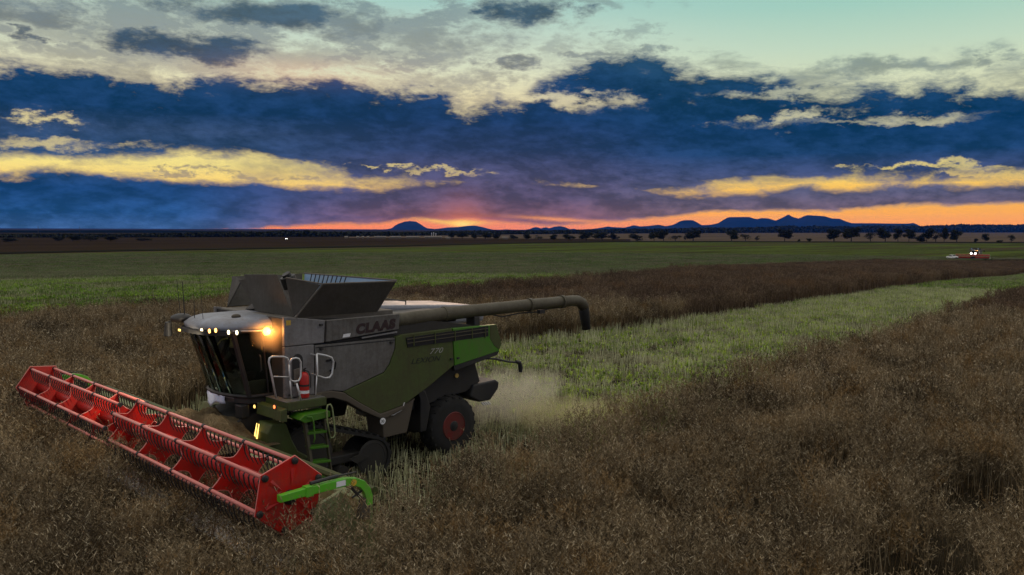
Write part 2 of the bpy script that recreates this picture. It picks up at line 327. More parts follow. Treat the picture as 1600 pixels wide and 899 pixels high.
# ------------------------------------------------------------------ mesh helpers
class MB:
    def __init__(s): s.v = []; s.f = []
    def add(s, vs, fs):
        o = len(s.v); s.v += [tuple(map(float, q)) for q in vs]; s.f += [tuple(i + o for i in q) for q in fs]; return s
    def box(s, a, b):
        x0, y0, z0 = a; x1, y1, z1 = b
        return s.add([(x0, y0, z0), (x1, y0, z0), (x1, y1, z0), (x0, y1, z0), (x0, y0, z1), (x1, y0, z1), (x1, y1, z1), (x0, y1, z1)],
                     [(0, 3, 2, 1), (4, 5, 6, 7), (0, 1, 5, 4), (1, 2, 6, 5), (2, 3, 7, 6), (3, 0, 4, 7)])
    def prism(s, poly, y0, y1):                       # polygon in x, z pushed along y
        n = len(poly)
        return s.add([(x, y0, z) for x, z in poly] + [(x, y1, z) for x, z in poly],
                     [tuple(range(n)), tuple(range(2 * n - 1, n - 1, -1))] + [(i, (i + 1) % n + n * 0, (i + 1) % n + n, i + n) for i in range(n)])
    def slab(s, pts, th, nrm=None):                   # any planar polygon given thickness
        P = [np.array(p, float) for p in pts]; n = len(P)
        if nrm is None: nrm = np.cross(P[1] - P[0], P[2] - P[0])
        nrm = np.array(nrm, float); nrm /= np.linalg.norm(nrm)
        Q = [p + nrm * th for p in P]
        return s.add(P + Q, [tuple(range(n)), tuple(range(2 * n - 1, n - 1, -1))] + [(i, (i + 1) % n, (i + 1) % n + n, i + n) for i in range(n)])
    def tube(s, path, r, seg=8, cap=True, r2=None):
        P = [np.array(p, float) for p in path]; n = len(P); rings = []
        for i, p in enumerate(P):
            t = (P[min(i + 1, n - 1)] - P[max(i - 1, 0)]); t /= np.linalg.norm(t) + 1e-9
            if i == 0: a = np.array([0, 0, 1.0]) if abs(t[2]) < 0.9 else np.array([1.0, 0, 0])
            a = a - t * (a @ t); a /= np.linalg.norm(a) + 1e-9; b = np.cross(t, a)
            rr = r[i] if isinstance(r, (list, tuple)) else r
            rings.append([p + rr * (a * math.cos(2 * math.pi * k / seg) + b * math.sin(2 * math.pi * k / seg)) for k in range(seg)])
        vs = [q for g in rings for q in g]
        fs = [(i * seg + k, i * seg + (k + 1) % seg, (i + 1) * seg + (k + 1) % seg, (i + 1) * seg + k) for i in range(n - 1) for k in range(seg)]
        if cap: fs += [tuple(range(seg))[::-1], tuple((n - 1) * seg + k for k in range(seg))]
        return s.add(vs, fs)
    def disc_y(s, c, prof, seg=24):                   # lathe about an axis along y; prof = [(dy, radius)]
        n = len(prof); vs = []
        for dy, r in prof:
            vs += [(c[0] + r * math.cos(2 * math.pi * k / seg), c[1] + dy, c[2] + r * math.sin(2 * math.pi * k / seg)) for k in range(seg)]
        fs = [(i * seg + k, i * seg + (k + 1) % seg, (i + 1) * seg + (k + 1) % seg, (i + 1) * seg + k) for i in range(n - 1) for k in range(seg)]
        fs += [tuple(range(seg))[::-1], tuple((n - 1) * seg + k for k in range(seg))]
        return s.add(vs, fs)
    def ball(s, c, r, su=10, sv=6):
        rx, ry, rz = r if isinstance(r, (tuple, list)) else (r, r, r)
        vs = []; fs = []
        for j in range(sv + 1):
            ph = math.pi * j / sv
            for i in range(su):
                th = 2 * math.pi * i / su
                vs.append((c[0] + rx * math.sin(ph) * math.cos(th), c[1] + ry * math.sin(ph) * math.sin(th), c[2] + rz * math.cos(ph)))
        for j in range(sv):
            for i in range(su):
                fs.append((j * su + i, (j + 1) * su + i, (j + 1) * su + (i + 1) % su, j * su + (i + 1) % su))
        return s.add(vs, fs)
    def build(s, name, mat, parent=None, bevel=0.0, smoothed=False, label=None):
        me = bpy.data.meshes.new(name); me.from_pydata(s.v, [], s.f); me.validate()
        if mat: me.materials.append(MT[mat] if isinstance(mat, str) else mat)
        import bmesh
        bm = bmesh.new(); bm.from_mesh(me); bmesh.ops.recalc_face_normals(bm, faces=bm.faces); bm.to_mesh(me); bm.free()
        if smoothed:
            for p in me.polygons: p.use_smooth = True
        o = bpy.data.objects.new(name, me); C.objects.link(o)
        if parent: o.parent = parent
        if bevel:
            md = o.modifiers.new('bevel', 'BEVEL'); md.width = bevel; md.segments = 2; md.limit_method = 'ANGLE'; md.angle_limit = R_(35)
        if label: o['label'] = label
        return o
def text_mesh(txt, size, name, mat, parent, origin, shear=0.0, xscale=1.0, thick=0.004, spacing=1.0, axis='left', offset=0.0, rise=0.0):
    cu = bpy.data.curves.new(name, 'FONT'); cu.body = txt; cu.size = size; cu.extrude = thick / 2; cu.shear = shear; cu.space_character = spacing; cu.offset = offset
    tmp = bpy.data.objects.new(name, cu); C.objects.link(tmp)
    bpy.context.view_layer.update()
    me = bpy.data.meshes.new_from_object(tmp.evaluated_get(bpy.context.evaluated_depsgraph_get()))
    bpy.data.objects.remove(tmp)
    for v in me.vertices:
        x, y, z = v.co
        v.co = (origin[0] - x * xscale, origin[1] + z, origin[2] + y + x * xscale * rise)
    me.materials.clear(); me.materials.append(MT[mat]); me.name = name
    o = bpy.data.objects.new(name, me); C.objects.link(o); o.parent = parent; return o
def tag(o, label=None, cat=None, group=None, kind=None):
    if label: o['label'] = label
    if cat: o['category'] = cat
    if group: o['group'] = group
    if kind: o['kind'] = kind
    return o
def empty(name, loc=(0, 0, 0), rz=0.0):
    o = bpy.data.objects.new(name, None); o.location = loc; o.rotation_euler = (0, 0, rz); o.empty_display_size = 0.3; C.objects.link(o); return o
def copy_tree(o, parent=None):
    c = o.copy(); C.objects.link(c)
    if parent: c.parent = parent
    for ch in list(o.children):
        if ch.type != 'LIGHT' and ch.name.split('.')[0] not in ('clamp', 'wheel_bolt', 'grille_slat', 'antenna', 'plate_pressing'): copy_tree(ch, c)
    return c

# ------------------------------------------------------------------ ground and fields
def poly_y(pts, x):                                # piecewise linear y(x), pts sorted by x
    xs = [p[0] for p in pts]; ys = [p[1] for p in pts]
    return np.interp(x, xs, ys)
def polar(nth, rs, th0, th1, zoff=0.0):
    """ground sheet: fan of cells about the camera foot between two azimuths"""
    vs = []; fs = []
    for r in rs:
        for i in range(nth + 1):
            th = R_(th0 + (th1 - th0) * i / nth)
            x, y = cam_xy(r * math.sin(th), r * math.cos(th))
            vs.append((x, y, terrain_z(x, y) + zoff))
    n = nth + 1
    for j in range(len(rs) - 1):
        for i in range(nth):
            fs.append((j * n + i, j * n + i + 1, (j + 1) * n + i + 1, (j + 1) * n + i))
    return vs, fs
def ground_mat(name, cols, scale, stretch=1.0, contrast=2.2, bump=0.4, fine=6.0, bands=None):
    m, b = new_mat(name); t = m.node_tree
    tcn = t.nodes.new('ShaderNodeTexCoord'); sep = t.nodes.new('ShaderNodeSeparateXYZ'); t.links.new(tcn.outputs['Object'], sep.inputs[0])
    x, y = X(sep.outputs[0]), X(sep.outputs[1])
    o = comb(x * (1.0 / stretch), y, 0.0)
    n1 = noise(o, scale, 7, 0.62); n2 = noise(o, scale * fine, 6, 0.7)
    k = clamp01((n1 - 0.5) * contrast + (n2 - 0.5) * contrast * 0.8 + 0.5)
    c = mix(k, cols[0], cols[1])
    if len(cols) > 2: c = mix(smooth(noise(o, scale * 0.4, 4, 0.6), 0.50, 0.64), c, cols[2])
    set_in(t, b.inputs['Base Color'], c); b.inputs['Roughness'].default_value = 0.95; b.inputs['Specular IOR Level'].default_value = 0.0
    bp = t.nodes.new('ShaderNodeBump'); bp.inputs['Strength'].default_value = bump; bp.inputs['Distance'].default_value = 0.3
    t.links.new(n2.v, bp.inputs['Height']); t.links.new(bp.outputs[0], b.inputs['Normal'])
    return m
rs = [0, 4, 8, 14, 20, 28, 36, 46, 58] + list(np.geomspace(70, 330, 26)) + [420, 600, 900, 1500, 3000, 6000, 12000, 24000]
v, f = polar(180, rs, -180, 180)
g = MB().add(v, f).build('ground', ground_mat('soil', [(0.018, 0.014, 0.009, 1), (0.045, 0.036, 0.022, 1)], 1.2, fine=9), smoothed=True)
tag(g, kind='structure')
def sheet(name, near_px, far_px, mat, x0, x1, n, rows, zoff, near_xy=None):
    """a field laid on the terrain between two boundary lines, given as world points for each azimuth"""
    vs = []; fs = []
    for i in range(n + 1):
        px = x0 + (x1 - x0) * i / n
        a = at(px, float(poly_y(near_px, px))); b = at(px, float(poly_y(far_px, px)))
        ra = math.hypot(a[0] - CAM[0], a[1] - CAM[1]); rb = math.hypot(b[0] - CAM[0], b[1] - CAM[1])
        ax_, ay_ = (a[0] - CAM[0]) / ra, (a[1] - CAM[1]) / ra
        for j in range(rows + 1):
            r = ra * (rb / ra) ** (j / rows); x, y = CAM[0] + ax_ * r, CAM[1] + ay_ * r
            vs.append((x, y, terrain_z(x, y) + zoff))
    for i in range(n):
        for j in range(rows):
            o = i * (rows + 1) + j; fs.append((o, o + 1, o + rows + 2, o + rows + 1))
    return tag(MB().add(vs, fs).build(name, mat, smoothed=True), kind='structure')
M_GREEN = ground_mat('green_stubble_ground', [(0.038, 0.040, 0.016, 1), (0.080, 0.110, 0.024, 1), (0.060, 0.050, 0.028, 1)], 0.05, stretch=5.0, contrast=3.0, fine=11)
M_BROWN = ground_mat('ploughed_ground', [(0.018, 0.013, 0.008, 1), (0.042, 0.030, 0.019, 1)], 0.012, stretch=6.0, contrast=1.6, fine=8)
M_PALE = ground_mat('pale_stubble_ground', [(0.060, 0.044, 0.030, 1), (0.12, 0.092, 0.064, 1)], 0.010, stretch=5.0, contrast=1.6, fine=8)
M_TRACK = ground_mat('dark_verge_ground', [(0.012, 0.012, 0.008, 1), (0.035, 0.034, 0.022, 1)], 0.03, stretch=5.0, contrast=1.6, fine=8)
NL = -420; NR = 2020
L1 = [(NL, 398), (0, 396.5), (200, 392), (400, 389), (640, 384.5), (800, 380.5), (960, 378), (1100, 378), (1600, 380), (NR, 381)]
L2 = [(NL, 376), (0, 375.5), (400, 372.5), (640, 372), (960, 374), (1100, 374), (1600, 376), (NR, 377)]
L3 = [(NL, 367), (0, 367), (400, 366), (560, 365.5), (800, 364.5), (1200, 363.2), (1600, 363.0), (NR, 363)]
E3B = [(NL, 520), (0, 492), (270, 478), (620, 455), (800, 442), (1000, 429), (1200, 416), (1400, 407.5), (1600, 403), (NR, 399)]
sheet('green_field', E3B, L1, M_GREEN, NL, NR, 120, 24, 0.03)
sheet('brown_field', [(a, b + 0.8) for a, b in L1], L2, M_BROWN, NL, 985, 70, 8, 0.10)
sheet('pale_field', [(a, b) for a, b in L1], L3, M_PALE, 985, NR, 60, 8, 0.10)
sheet('pale_field', L2, L3, M_PALE, 545, 985, 30, 8, 0.10)
sheet('brown_field', L2, L3, M_BROWN, NL, 545, 40, 8, 0.10)
sheet('verge', [(a, b + 0.4) for a, b in L1], [(a, b - 0.9) for a, b in L1], M_TRACK, 640, NR, 60, 2, 0.35)
sheet('verge', [(a, b + 0.9) for a, b in L1], [(a, b - 0.9) for a, b in L1], M_TRACK, NL, 640, 60, 2, 0.35)

# ------------------------------------------------------------------ where the crop stands
E1 = [(3.0, 6.20), (1.0, 5.65), (-1.0, 4.95), (-5.0, 4.25), (-10.0, 3.45), (-20.0, 2.2), (-33.0, 0.6)] + [tuple(at(px, py, 1.2)[:2]) for px, py in ((1560, 460), (1680, 432), (1900, 408))]
E2 = [(3.2, -6.25), (0.0, -7.0), (-2.0, -8.4), (-10.0, -11.0), (-19.0, -12.4), (-28.0, -12.3)] + [tuple(at(px, py, 0.0)[:2]) for px, py in ((1200, 480), (1330, 461), (1450, 444), (1600, 426), (1800, 411), (2000, 401))]
E3 = [(60.0, -30.0), (-1.2, -31.0)] + [tuple(at(px, py, 1.25)[:2]) for px, py in ((270, 468), (620, 450), (800, 438), (1000, 425), (1200, 412), (1400, 404.5), (1600, 400), (1900, 396))]
def yline(L, x):
    P = sorted(L); return np.interp(x, [p[0] for p in P], [p[1] for p in P])
def smooth_noise(x, y, s, seed=0.0):
    return np.array([mnoise.noise((float(a) * s + seed, float(b) * s, seed)) for a, b in zip(x, y)])
def crop_mask(x, y):
    y1 = yline(E1, x); y2 = yline(E2, x); y3 = yline(E3, x)
    wob = 0.16 * np.sin(x * 1.9) + 0.12 * np.sin(x * 4.3 + 1)
    cut = (x < 2.95 + 0.12 * np.sin(y * 3)) & (y < y1 + wob) & (y > y2 + wob)
    return (~cut) & (y > y3 + wob)
def swath_mask(x, y):
    y1 = yline(E1, x); y2 = yline(E2, x)
    return (x < 2.7) & (y < y1) & (y > y2)
def field_mask(x, y):
    return y < yline(E3, x) + 0.3
def scatter(step, r0, r1, half_deg, seed, back=False):
    g = np.random.default_rng(seed); out = []
    xs = np.arange(-r1, r1, step); ds = np.arange(-3.0, r1, step)
    Rr, Dd = np.meshgrid(xs, ds); Rr = Rr.ravel() + g.uniform(-.5, .5, Rr.size) * step; Dd = Dd.ravel() + g.uniform(-.5, .5, Dd.size) * step
    rr = np.hypot(Rr, Dd); th = np.degrees(np.arctan2(np.abs(Rr), Dd + 3.5))
    k = (rr >= r0) & (rr < r1) & (th < half_deg)
    Rr = Rr[k]; Dd = Dd[k]
    return CAM[0] + RV[0] * Rr + DV[0] * Dd, CAM[1] + RV[1] * Rr + DV[1] * Dd

# small plants as meshes to be scattered
def bare_mesh(name, v, f, mat):
    me = bpy.data.meshes.new(name); me.from_pydata([tuple(q) for q in v], [], f); me.materials.append(mat)
    me.update(); return bpy.data.objects.new(name, me)
def plant_mat(name, cols, green=None, gscale=0.35, low=0.5):
    m, b = new_mat(name); t = m.node_tree
    geo = t.nodes.new('ShaderNodeNewGeometry'); oi = t.nodes.new('ShaderNodeObjectInfo')
    isl = X(geo.outputs['Random Per Island']); rn = X(oi.outputs['Random'])
    big = noise(geo.outputs['Position'], gscale, 4, 0.6)
    c = mix(clamp01(isl * 0.70 + (rn - 0.5) * 0.8 + (big - 0.5) * 2.4 + 0.15), cols[0], cols[1])
    c = mix(smooth(isl, 0.80, 0.97) * low, c, cols[2])
    if green: c = mix(smooth(noise(geo.outputs['Position'], gscale * 2.1, 3, 0.6), 0.52, 0.66) * 0.55, c, green)
    set_in(t, b.inputs['Base Color'], c); b.inputs['Roughness'].default_value = 0.8; b.inputs['Specular IOR Level'].default_value = 0.15
    return m
M_CROP = plant_mat('ripe_canola', [(0.050, 0.035, 0.018, 1), (0.310, 0.232, 0.128, 1), (0.82, 0.70, 0.46, 1)], green=(0.26, 0.140, 0.036, 1), gscale=0.5, low=0.62)
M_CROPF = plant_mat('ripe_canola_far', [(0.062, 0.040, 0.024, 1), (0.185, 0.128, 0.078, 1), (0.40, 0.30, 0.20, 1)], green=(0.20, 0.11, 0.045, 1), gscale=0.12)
M_STEM = plant_mat('cut_stems', [(0.24, 0.25, 0.12, 1), (0.60, 0.60, 0.34, 1), (0.92, 0.90, 0.64, 1)], gscale=0.5)
M_LEAF = plant_mat('volunteer_leaves', [(0.11, 0.22, 0.012, 1), (0.38, 0.52, 0.03, 1), (0.78, 0.80, 0.16, 1)], gscale=0.25)
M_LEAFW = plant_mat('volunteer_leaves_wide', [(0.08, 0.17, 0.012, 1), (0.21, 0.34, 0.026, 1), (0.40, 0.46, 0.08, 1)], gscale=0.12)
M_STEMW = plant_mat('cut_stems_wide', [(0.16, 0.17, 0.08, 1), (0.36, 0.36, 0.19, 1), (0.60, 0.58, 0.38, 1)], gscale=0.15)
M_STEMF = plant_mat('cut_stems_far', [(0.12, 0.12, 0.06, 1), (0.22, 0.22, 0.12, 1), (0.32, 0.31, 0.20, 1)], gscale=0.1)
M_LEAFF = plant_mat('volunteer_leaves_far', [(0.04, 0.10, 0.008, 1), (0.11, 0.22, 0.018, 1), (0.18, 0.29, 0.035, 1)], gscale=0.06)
M_STRAW = plant_mat('straw_litter', [(0.16, 0.13, 0.075, 1), (0.42, 0.37, 0.22, 1), (0.65, 0.58, 0.38, 1)], gscale=0.8)

def ribbon(V, F, a, b, w, rr):
    d = b - a; n = rr.normal(size=3); s = np.cross(d, n); s *= w / 2 / (np.linalg.norm(s) + 1e-9)
    o = len(V); V += [a - s, a + s, b + s * 0.35, b - s * 0.35]; F.append((o, o + 1, o + 2, o + 3))
def canola(seed, rad, n, pods, h=1.3, w=1.0):
    rr = np.random.default_rng(seed); V = []; F = []
    for i in range(n):
        a = rr.uniform(0, 6.283); r = rad * math.sqrt(rr.uniform())
        base = np.array([r * math.cos(a), r * math.sin(a), 0.0]); lean = rr.normal(size=2) * 0.13
        hh = h * rr.uniform(0.84, 1.06)
        top = base + np.array([lean[0], lean[1], hh])
        ribbon(V, F, base, base + (top - base) * 0.55, 0.011 * w, rr)
        ribbon(V, F, base + (top - base) * 0.55, top, 0.006 * w, rr)
        for b in range(5):
            t = rr.uniform(0.38, 0.85); p = base + (top - base) * t; th = rr.uniform(0, 6.283)
            L = rr.uniform(0.28, 0.5) * (1.15 - t * 0.4)
            q = p + np.array([math.cos(th) * L * 0.62, math.sin(th) * L * 0.62, L * 0.85]); q[2] = min(q[2], hh * 1.06)
            ribbon(V, F, p, q, 0.005 * w, rr)
            for k in range(pods):
                u = rr.uniform(0.35, 1.02); c = p + (q - p) * u; ph = rr.uniform(0, 6.283); l = rr.uniform(0.032, 0.058) * w ** 0.4
                e = c + np.array([math.cos(ph) * l * 0.8, math.sin(ph) * l * 0.8, l * rr.uniform(0.15, 0.9)])
                ribbon(V, F, c, e, 0.0085 * w, rr)
        for k in range(pods):
            c = top - (top - base) * rr.uniform(0, 0.3); ph = rr.uniform(0, 6.283); l = rr.uniform(0.035, 0.06) * w ** 0.4
            ribbon(V, F, c, c + np.array([math.cos(ph) * l * 0.8, math.sin(ph) * l * 0.8, l * 0.6]), 0.0085 * w, rr)
    return V, F
def prism3(V, F, a, b, w, rr):
    th = rr.uniform(0, 6.28); o = len(V)
    for p in (a, b):
        for k in range(3): V.append(p + np.array([math.cos(th + k * 2.094) * w / 2, math.sin(th + k * 2.094) * w / 2, 0]))
    F += [(o, o + 1, o + 4, o + 3), (o + 1, o + 2, o + 5, o + 4), (o + 2, o, o + 3, o + 5), (o + 3, o + 4, o + 5)]
def stems(seed, size, n, h, w=0.011):
    rr = np.random.default_rng(seed); V = []; F = []
    for i in range(n):
        a = np.array([rr.uniform(-size, size), rr.uniform(-size, size), 0.0]); hh = h * rr.uniform(0.55, 1.1)
        if rr.uniform() < 0.10:
            a[2] = hh * 0.3; th = rr.uniform(0, 6.28); b = a + np.array([math.cos(th), math.sin(th), 0.25]) * rr.uniform(0.15, 0.4)
        else: b = a + np.array([rr.normal() * 0.035, rr.normal() * 0.035, hh])
        prism3(V, F, a, b, w * rr.uniform(0.7, 1.3), rr)
    return V, F
def leaves(seed, size, n, h, w=0.03):
    rr = np.random.default_rng(seed); V = []; F = []
    for i in range(n):
        c = np.array([rr.uniform(-size, size), rr.uniform(-size, size), 0.0])
        for k in range(6):
            th = rr.uniform(0, 6.28); l = h * rr.uniform(0.5, 1.1)
            mid = c + np.array([math.cos(th) * l * 0.3, math.sin(th) * l * 0.3, l * 0.65]); tip = c + np.array([math.cos(th) * l * 0.7, math.sin(th) * l * 0.7, l * rr.uniform(0.6, 1.0)])
            s = np.array([-math.sin(th), math.cos(th), 0]) * w / 2 * rr.uniform(0.6, 1.3); o = len(V)
            V += [c, mid - s, mid + s, tip]; F += [(o, o + 1, o + 2), (o + 1, o + 3, o + 2)]
    return V, F
def litter(seed, size, n):
    rr = np.random.default_rng(seed); V = []; F = []
    for i in range(n):
        th = rr.uniform(0, 6.28); l = rr.uniform(0.05, 0.22); a = np.array([rr.uniform(-size, size), rr.uniform(-size, size), rr.uniform(0.01, 0.06)])
        b = a + np.array([math.cos(th) * l, math.sin(th) * l, rr.uniform(-0.01, 0.05)]); ribbon(V, F, a, b, 0.012, rr)
    return V, F
def stuff_scatter(name, sources, x, y, scale, zscale, label, seed=1, zoff=0.0, tilt=0.0):
    """one object whose geometry nodes put the small meshes on its points"""
    g = np.random.default_rng(seed); n = len(x)
    z = np.array([terrain_z(a, b) for a, b in zip(x, y)]) + zoff
    me = bpy.data.meshes.new(name); me.vertices.add(n)
    me.vertices.foreach_set('co', np.stack([x, y, z], 1).astype(np.float32).ravel())
    a = me.attributes.new('sc', 'FLOAT_VECTOR', 'POINT'); a.data.foreach_set('vector', np.stack([scale, scale, zscale], 1).astype(np.float32).ravel())
    a = me.attributes.new('rot', 'FLOAT_VECTOR', 'POINT'); a.data.foreach_set('vector', np.stack([g.normal(size=n) * tilt, g.normal(size=n) * tilt, g.uniform(0, 6.283, n)], 1).astype(np.float32).ravel())
    a = me.attributes.new('pick', 'INT', 'POINT'); a.data.foreach_set('value', g.integers(0, len(sources), n).astype(np.int32))
    o = bpy.data.objects.new(name, me); C.objects.link(o)
    ng = bpy.data.node_groups.new(name, 'GeometryNodeTree')
    ng.interface.new_socket('Geometry', in_out='INPUT', socket_type='NodeSocketGeometry'); ng.interface.new_socket('Geometry', in_out='OUTPUT', socket_type='NodeSocketGeometry')
    gi = ng.nodes.new('NodeGroupInput'); go = ng.nodes.new('NodeGroupOutput'); jn = ng.nodes.new('GeometryNodeJoinGeometry')
    for s in reversed(sources):
        oi = ng.nodes.new('GeometryNodeObjectInfo'); oi.inputs['Object'].default_value = s; oi.inputs['As Instance'].default_value = True
        ng.links.new(oi.outputs['Geometry'], jn.inputs[0])
    ip = ng.nodes.new('GeometryNodeInstanceOnPoints'); ng.links.new(gi.outputs[0], ip.inputs['Points']); ng.links.new(jn.outputs[0], ip.inputs['Instance'])
    ip.inputs['Pick Instance'].default_value = True
    def attr(nm, typ):
        q = ng.nodes.new('GeometryNodeInputNamedAttribute'); q.data_type = typ; q.inputs['Name'].default_value = nm
        return next(s for s in q.outputs if s.enabled and s.name == 'Attribute')
    ng.links.new(attr('pick', 'INT'), ip.inputs['Instance Index']); ng.links.new(attr('sc', 'FLOAT_VECTOR'), ip.inputs['Scale']); ng.links.new(attr('rot', 'FLOAT_VECTOR'), ip.inputs['Rotation'])
    ng.links.new(ip.outputs[0], go.inputs[0])
    md = o.modifiers.new('scatter', 'NODES'); md.node_group = ng
    return tag(o, label, None, None, 'stuff')

# hollows in the crop in front of the camera
hollows = [(1575, 655, .7, .7), (1540, 745, .8, .7), (1515, 770, .7, .6), (1475, 815, .7, .6), (1440, 880, .8, .75), (1265, 705, .7, .6), (1320, 688, .6, .6), (1180, 770, .5, .6), (880, 735, .6, .5), (1010, 780, .5, .5), (330, 820, .5, .5), (700, 790, .6, .5), (1292, 694, 1.0, .75), (1160, 752, .8, .7), (1552, 730, 1.3, .55), (1450, 858, 1.1, .6), (1590, 660, 1.0, .4), (1385, 830, .8, .4), (250, 745, .9, .45), 
           (60, 690, 1.0, .3), (1095, 830, .6, .25), (120, 770, .7, .2), (1500, 705, .9, .3), (930, 700, .9, .25), (1030, 660, .9, .3), (800, 800, .7, .2), (1210, 640, 1.2, .2)]
hol = [(*at(a, b, 1.15)[:2], r, k) for a, b, r, k in hollows]
def crop_height(x, y):
    h = 1.0 + 0.16 * smooth_noise(x, y, 0.35, 2.0) + 0.32 * smooth_noise(x, y, 0.75, 9.0) + 0.22 * smooth_noise(x, y, 1.7, 5.0)
    for hx, hy, r, k in hol: h -= k * np.exp(-((x - hx) ** 2 + (y - hy) ** 2) / (r * r) / 0.5)
    return np.clip(h, 0.2, 1.35)
g_ = np.random.default_rng(5)
near_src = [bare_mesh('canola_plant', *canola(s, 0.20, 5, 11), M_CROP) for s in (1, 2, 3, 4, 5, 6)]
mid_src = [bare_mesh('canola_plant', *canola(10 + s, 0.42, 11, 7, w=1.7), M_CROP) for s in (1, 2, 3, 4)]
far_src = [bare_mesh('canola_plant', *canola(20 + s, 0.75, 20, 4, w=3.2), M_CROPF) for s in (1, 2, 3)]
def lay_crop(name, src, step, r0, r1, base, seed, label, z=1.0, half=46):
    x, y = scatter(step, r0, r1, half, seed); k = crop_mask(x, y); x, y = x[k], y[k]
    gap = sum(kk * np.exp(-((x - hx) ** 2 + (y - hy) ** 2) / (r * r)) for hx, hy, r, kk in hol); k = gap < g_.uniform(0.28, 0.60, len(x)); x, y = x[k], y[k]
    s = g_.uniform(0.88, 1.12, len(x)) * base; z = z * 1.07
    return stuff_scatter(name, src, x, y, s, crop_height(x, y) * g_.uniform(0.92, 1.08, len(x)) * z, label, seed, tilt=0.06)
lay_crop('canola_crop', near_src, 0.29, 0, 22, 1.08, 11, 'ripe brown canola standing in the foreground and around the header')
lay_crop('canola_crop', mid_src, 0.50, 22, 52, 1.0, 12, 'ripe brown canola standing beyond the harvester')
lay_crop('canola_crop', far_src, 1.0, 52, 330, 1.0, 13, 'long dark strip of ripe canola reaching towards the distant combine', half=40)

stem_src = [bare_mesh('cut_stem', *stems(30 + s, 0.5, 42, 0.36), M_STEM) for s in (1, 2, 3, 4)]
tall_src = [bare_mesh('cut_stem', *stems(40 + s, 0.5, 30, 0.50, 0.012), M_STEM) for s in (1, 2, 3)]
leaf_src = [bare_mesh('volunteer_leaf', *leaves(50 + s, 0.5, 12, 0.19), M_LEAF) for s in (1, 2, 3)]
lit_src = [bare_mesh('straw', *litter(60 + s, 0.5, 130), M_STRAW) for s in (1, 2, 3)]
x, y = scatter(0.80, 0, 95, 42, 21); k = swath_mask(x, y); x, y = x[k], y[k]; n = len(x)
near_tall = (y > yline(E1, x) - 2.2) & (x > -7) | (y < yline(E2, x) + 2.8) & (x > -34)
ti = near_tall
stuff_scatter('stubble', tall_src, x[ti], y[ti], np.ones(ti.sum()), g_.uniform(0.8, 1.1, ti.sum()), 'tall pale cut canola stems beside the standing crop', 31)
stuff_scatter('stubble', stem_src, x[~ti], y[~ti], np.ones((~ti).sum()), g_.uniform(0.7, 1.05, (~ti).sum()), 'short pale cut canola stems on the harvested swath', 32)
lk = (x < -6) | (g_.uniform(size=n) < 0.35); x0_, y0_ = x[lk], y[lk]
stuff_scatter('straw', lit_src, x0_, y0_, np.ones(len(x0_)), np.ones(len(x0_)), 'chopped straw lying between the cut stems of the swath', 33)
gk = (smooth_noise(x, y, 0.25, 40.0) + 0.25 * (x < -9) + 0.12 * np.clip((-x - 10) / 20, 0, 3) > 0.02) & (x < -5.5)
stuff_scatter('green_regrowth', leaf_src, x[gk], y[gk], g_.uniform(0.8, 1.3, gk.sum()), g_.uniform(0.8, 1.5, gk.sum()), 'bright green regrowth between the cut stems of the swath', 34)
wide_stem = [bare_mesh('cut_stem', *stems(70 + s, 1.0, 34, 0.36, 0.022), M_STEMW) for s in (1, 2, 3)]
wide_leaf = [bare_mesh('volunteer_leaf', *leaves(80 + s, 1.0, 44, 0.24, 0.06), M_LEAFW) for s in (1, 2, 3)]
x, y = scatter(1.7, 95, 260, 38, 22); k = swath_mask(x, y); xs_, ys_ = x[k], y[k]
x, y = scatter(1.7, 34, 125, 38, 23); k = field_mask(x, y); xf, yf = x[k], y[k]
huge_stem = [bare_mesh('cut_stem', *stems(170 + s, 1.9, 60, 0.40, 0.05), M_STEMF) for s in (1, 2, 3)]
huge_leaf = [bare_mesh('volunteer_leaf', *leaves(180 + s, 1.9, 46, 0.26, 0.13), M_LEAFF) for s in (1, 2, 3)]
x, y = scatter(3.1, 125, 420, 37, 24); k = field_mask(x, y) ; xh, yh = x[k], y[k]
stuff_scatter('stubble', huge_stem, xh, yh, np.ones(len(xh)), g_.uniform(0.6, 1.0, len(xh)), 'faint cut stems far out on the green field', 37)
hk = smooth_noise(xh, yh * 3.0, 0.03, 30.0) > -0.10
stuff_scatter('green_regrowth', huge_leaf, xh[hk], yh[hk], np.ones(hk.sum()), g_.uniform(0.6, 1.0, hk.sum()), 'green regrowth far out on the field', 38)
stuff_scatter('stubble', wide_stem, np.r_[xs_, xf], np.r_[ys_, yf], np.ones(len(xs_) + len(xf)), g_.uniform(0.7, 1.05, len(xs_) + len(xf)), 'pale cut stems on the wide green field behind the harvester', 35)
gx = np.r_[xs_, xf]; gy = np.r_[ys_, yf]; gk = smooth_noise(gx, gy * 3.0, 0.06, 60.0) > -0.22
stuff_scatter('green_regrowth', wide_leaf, gx[gk], gy[gk], g_.uniform(0.8, 1.2, gk.sum()), g_.uniform(0.8, 1.3, gk.sum()), 'green regrowth covering the wide field behind the harvester', 36)

# ------------------------------------------------------------------ the combine harvester (x forward, y to its left, z up; its drive axle over the origin)
def P(y, px, py):                                   # a point of the photograph measured on one of the machine's side planes
    q = on(1, y, px, py); return (q[0], q[2])
def both(fn):
    for s in (1, -1): fn(s)
K = empty('combine_harvester', (0, 0, 0))
tag(K, 'large dusty green and white combine harvester with wide red reel, nearest in the crop', 'combine harvester', 'combine harvesters')

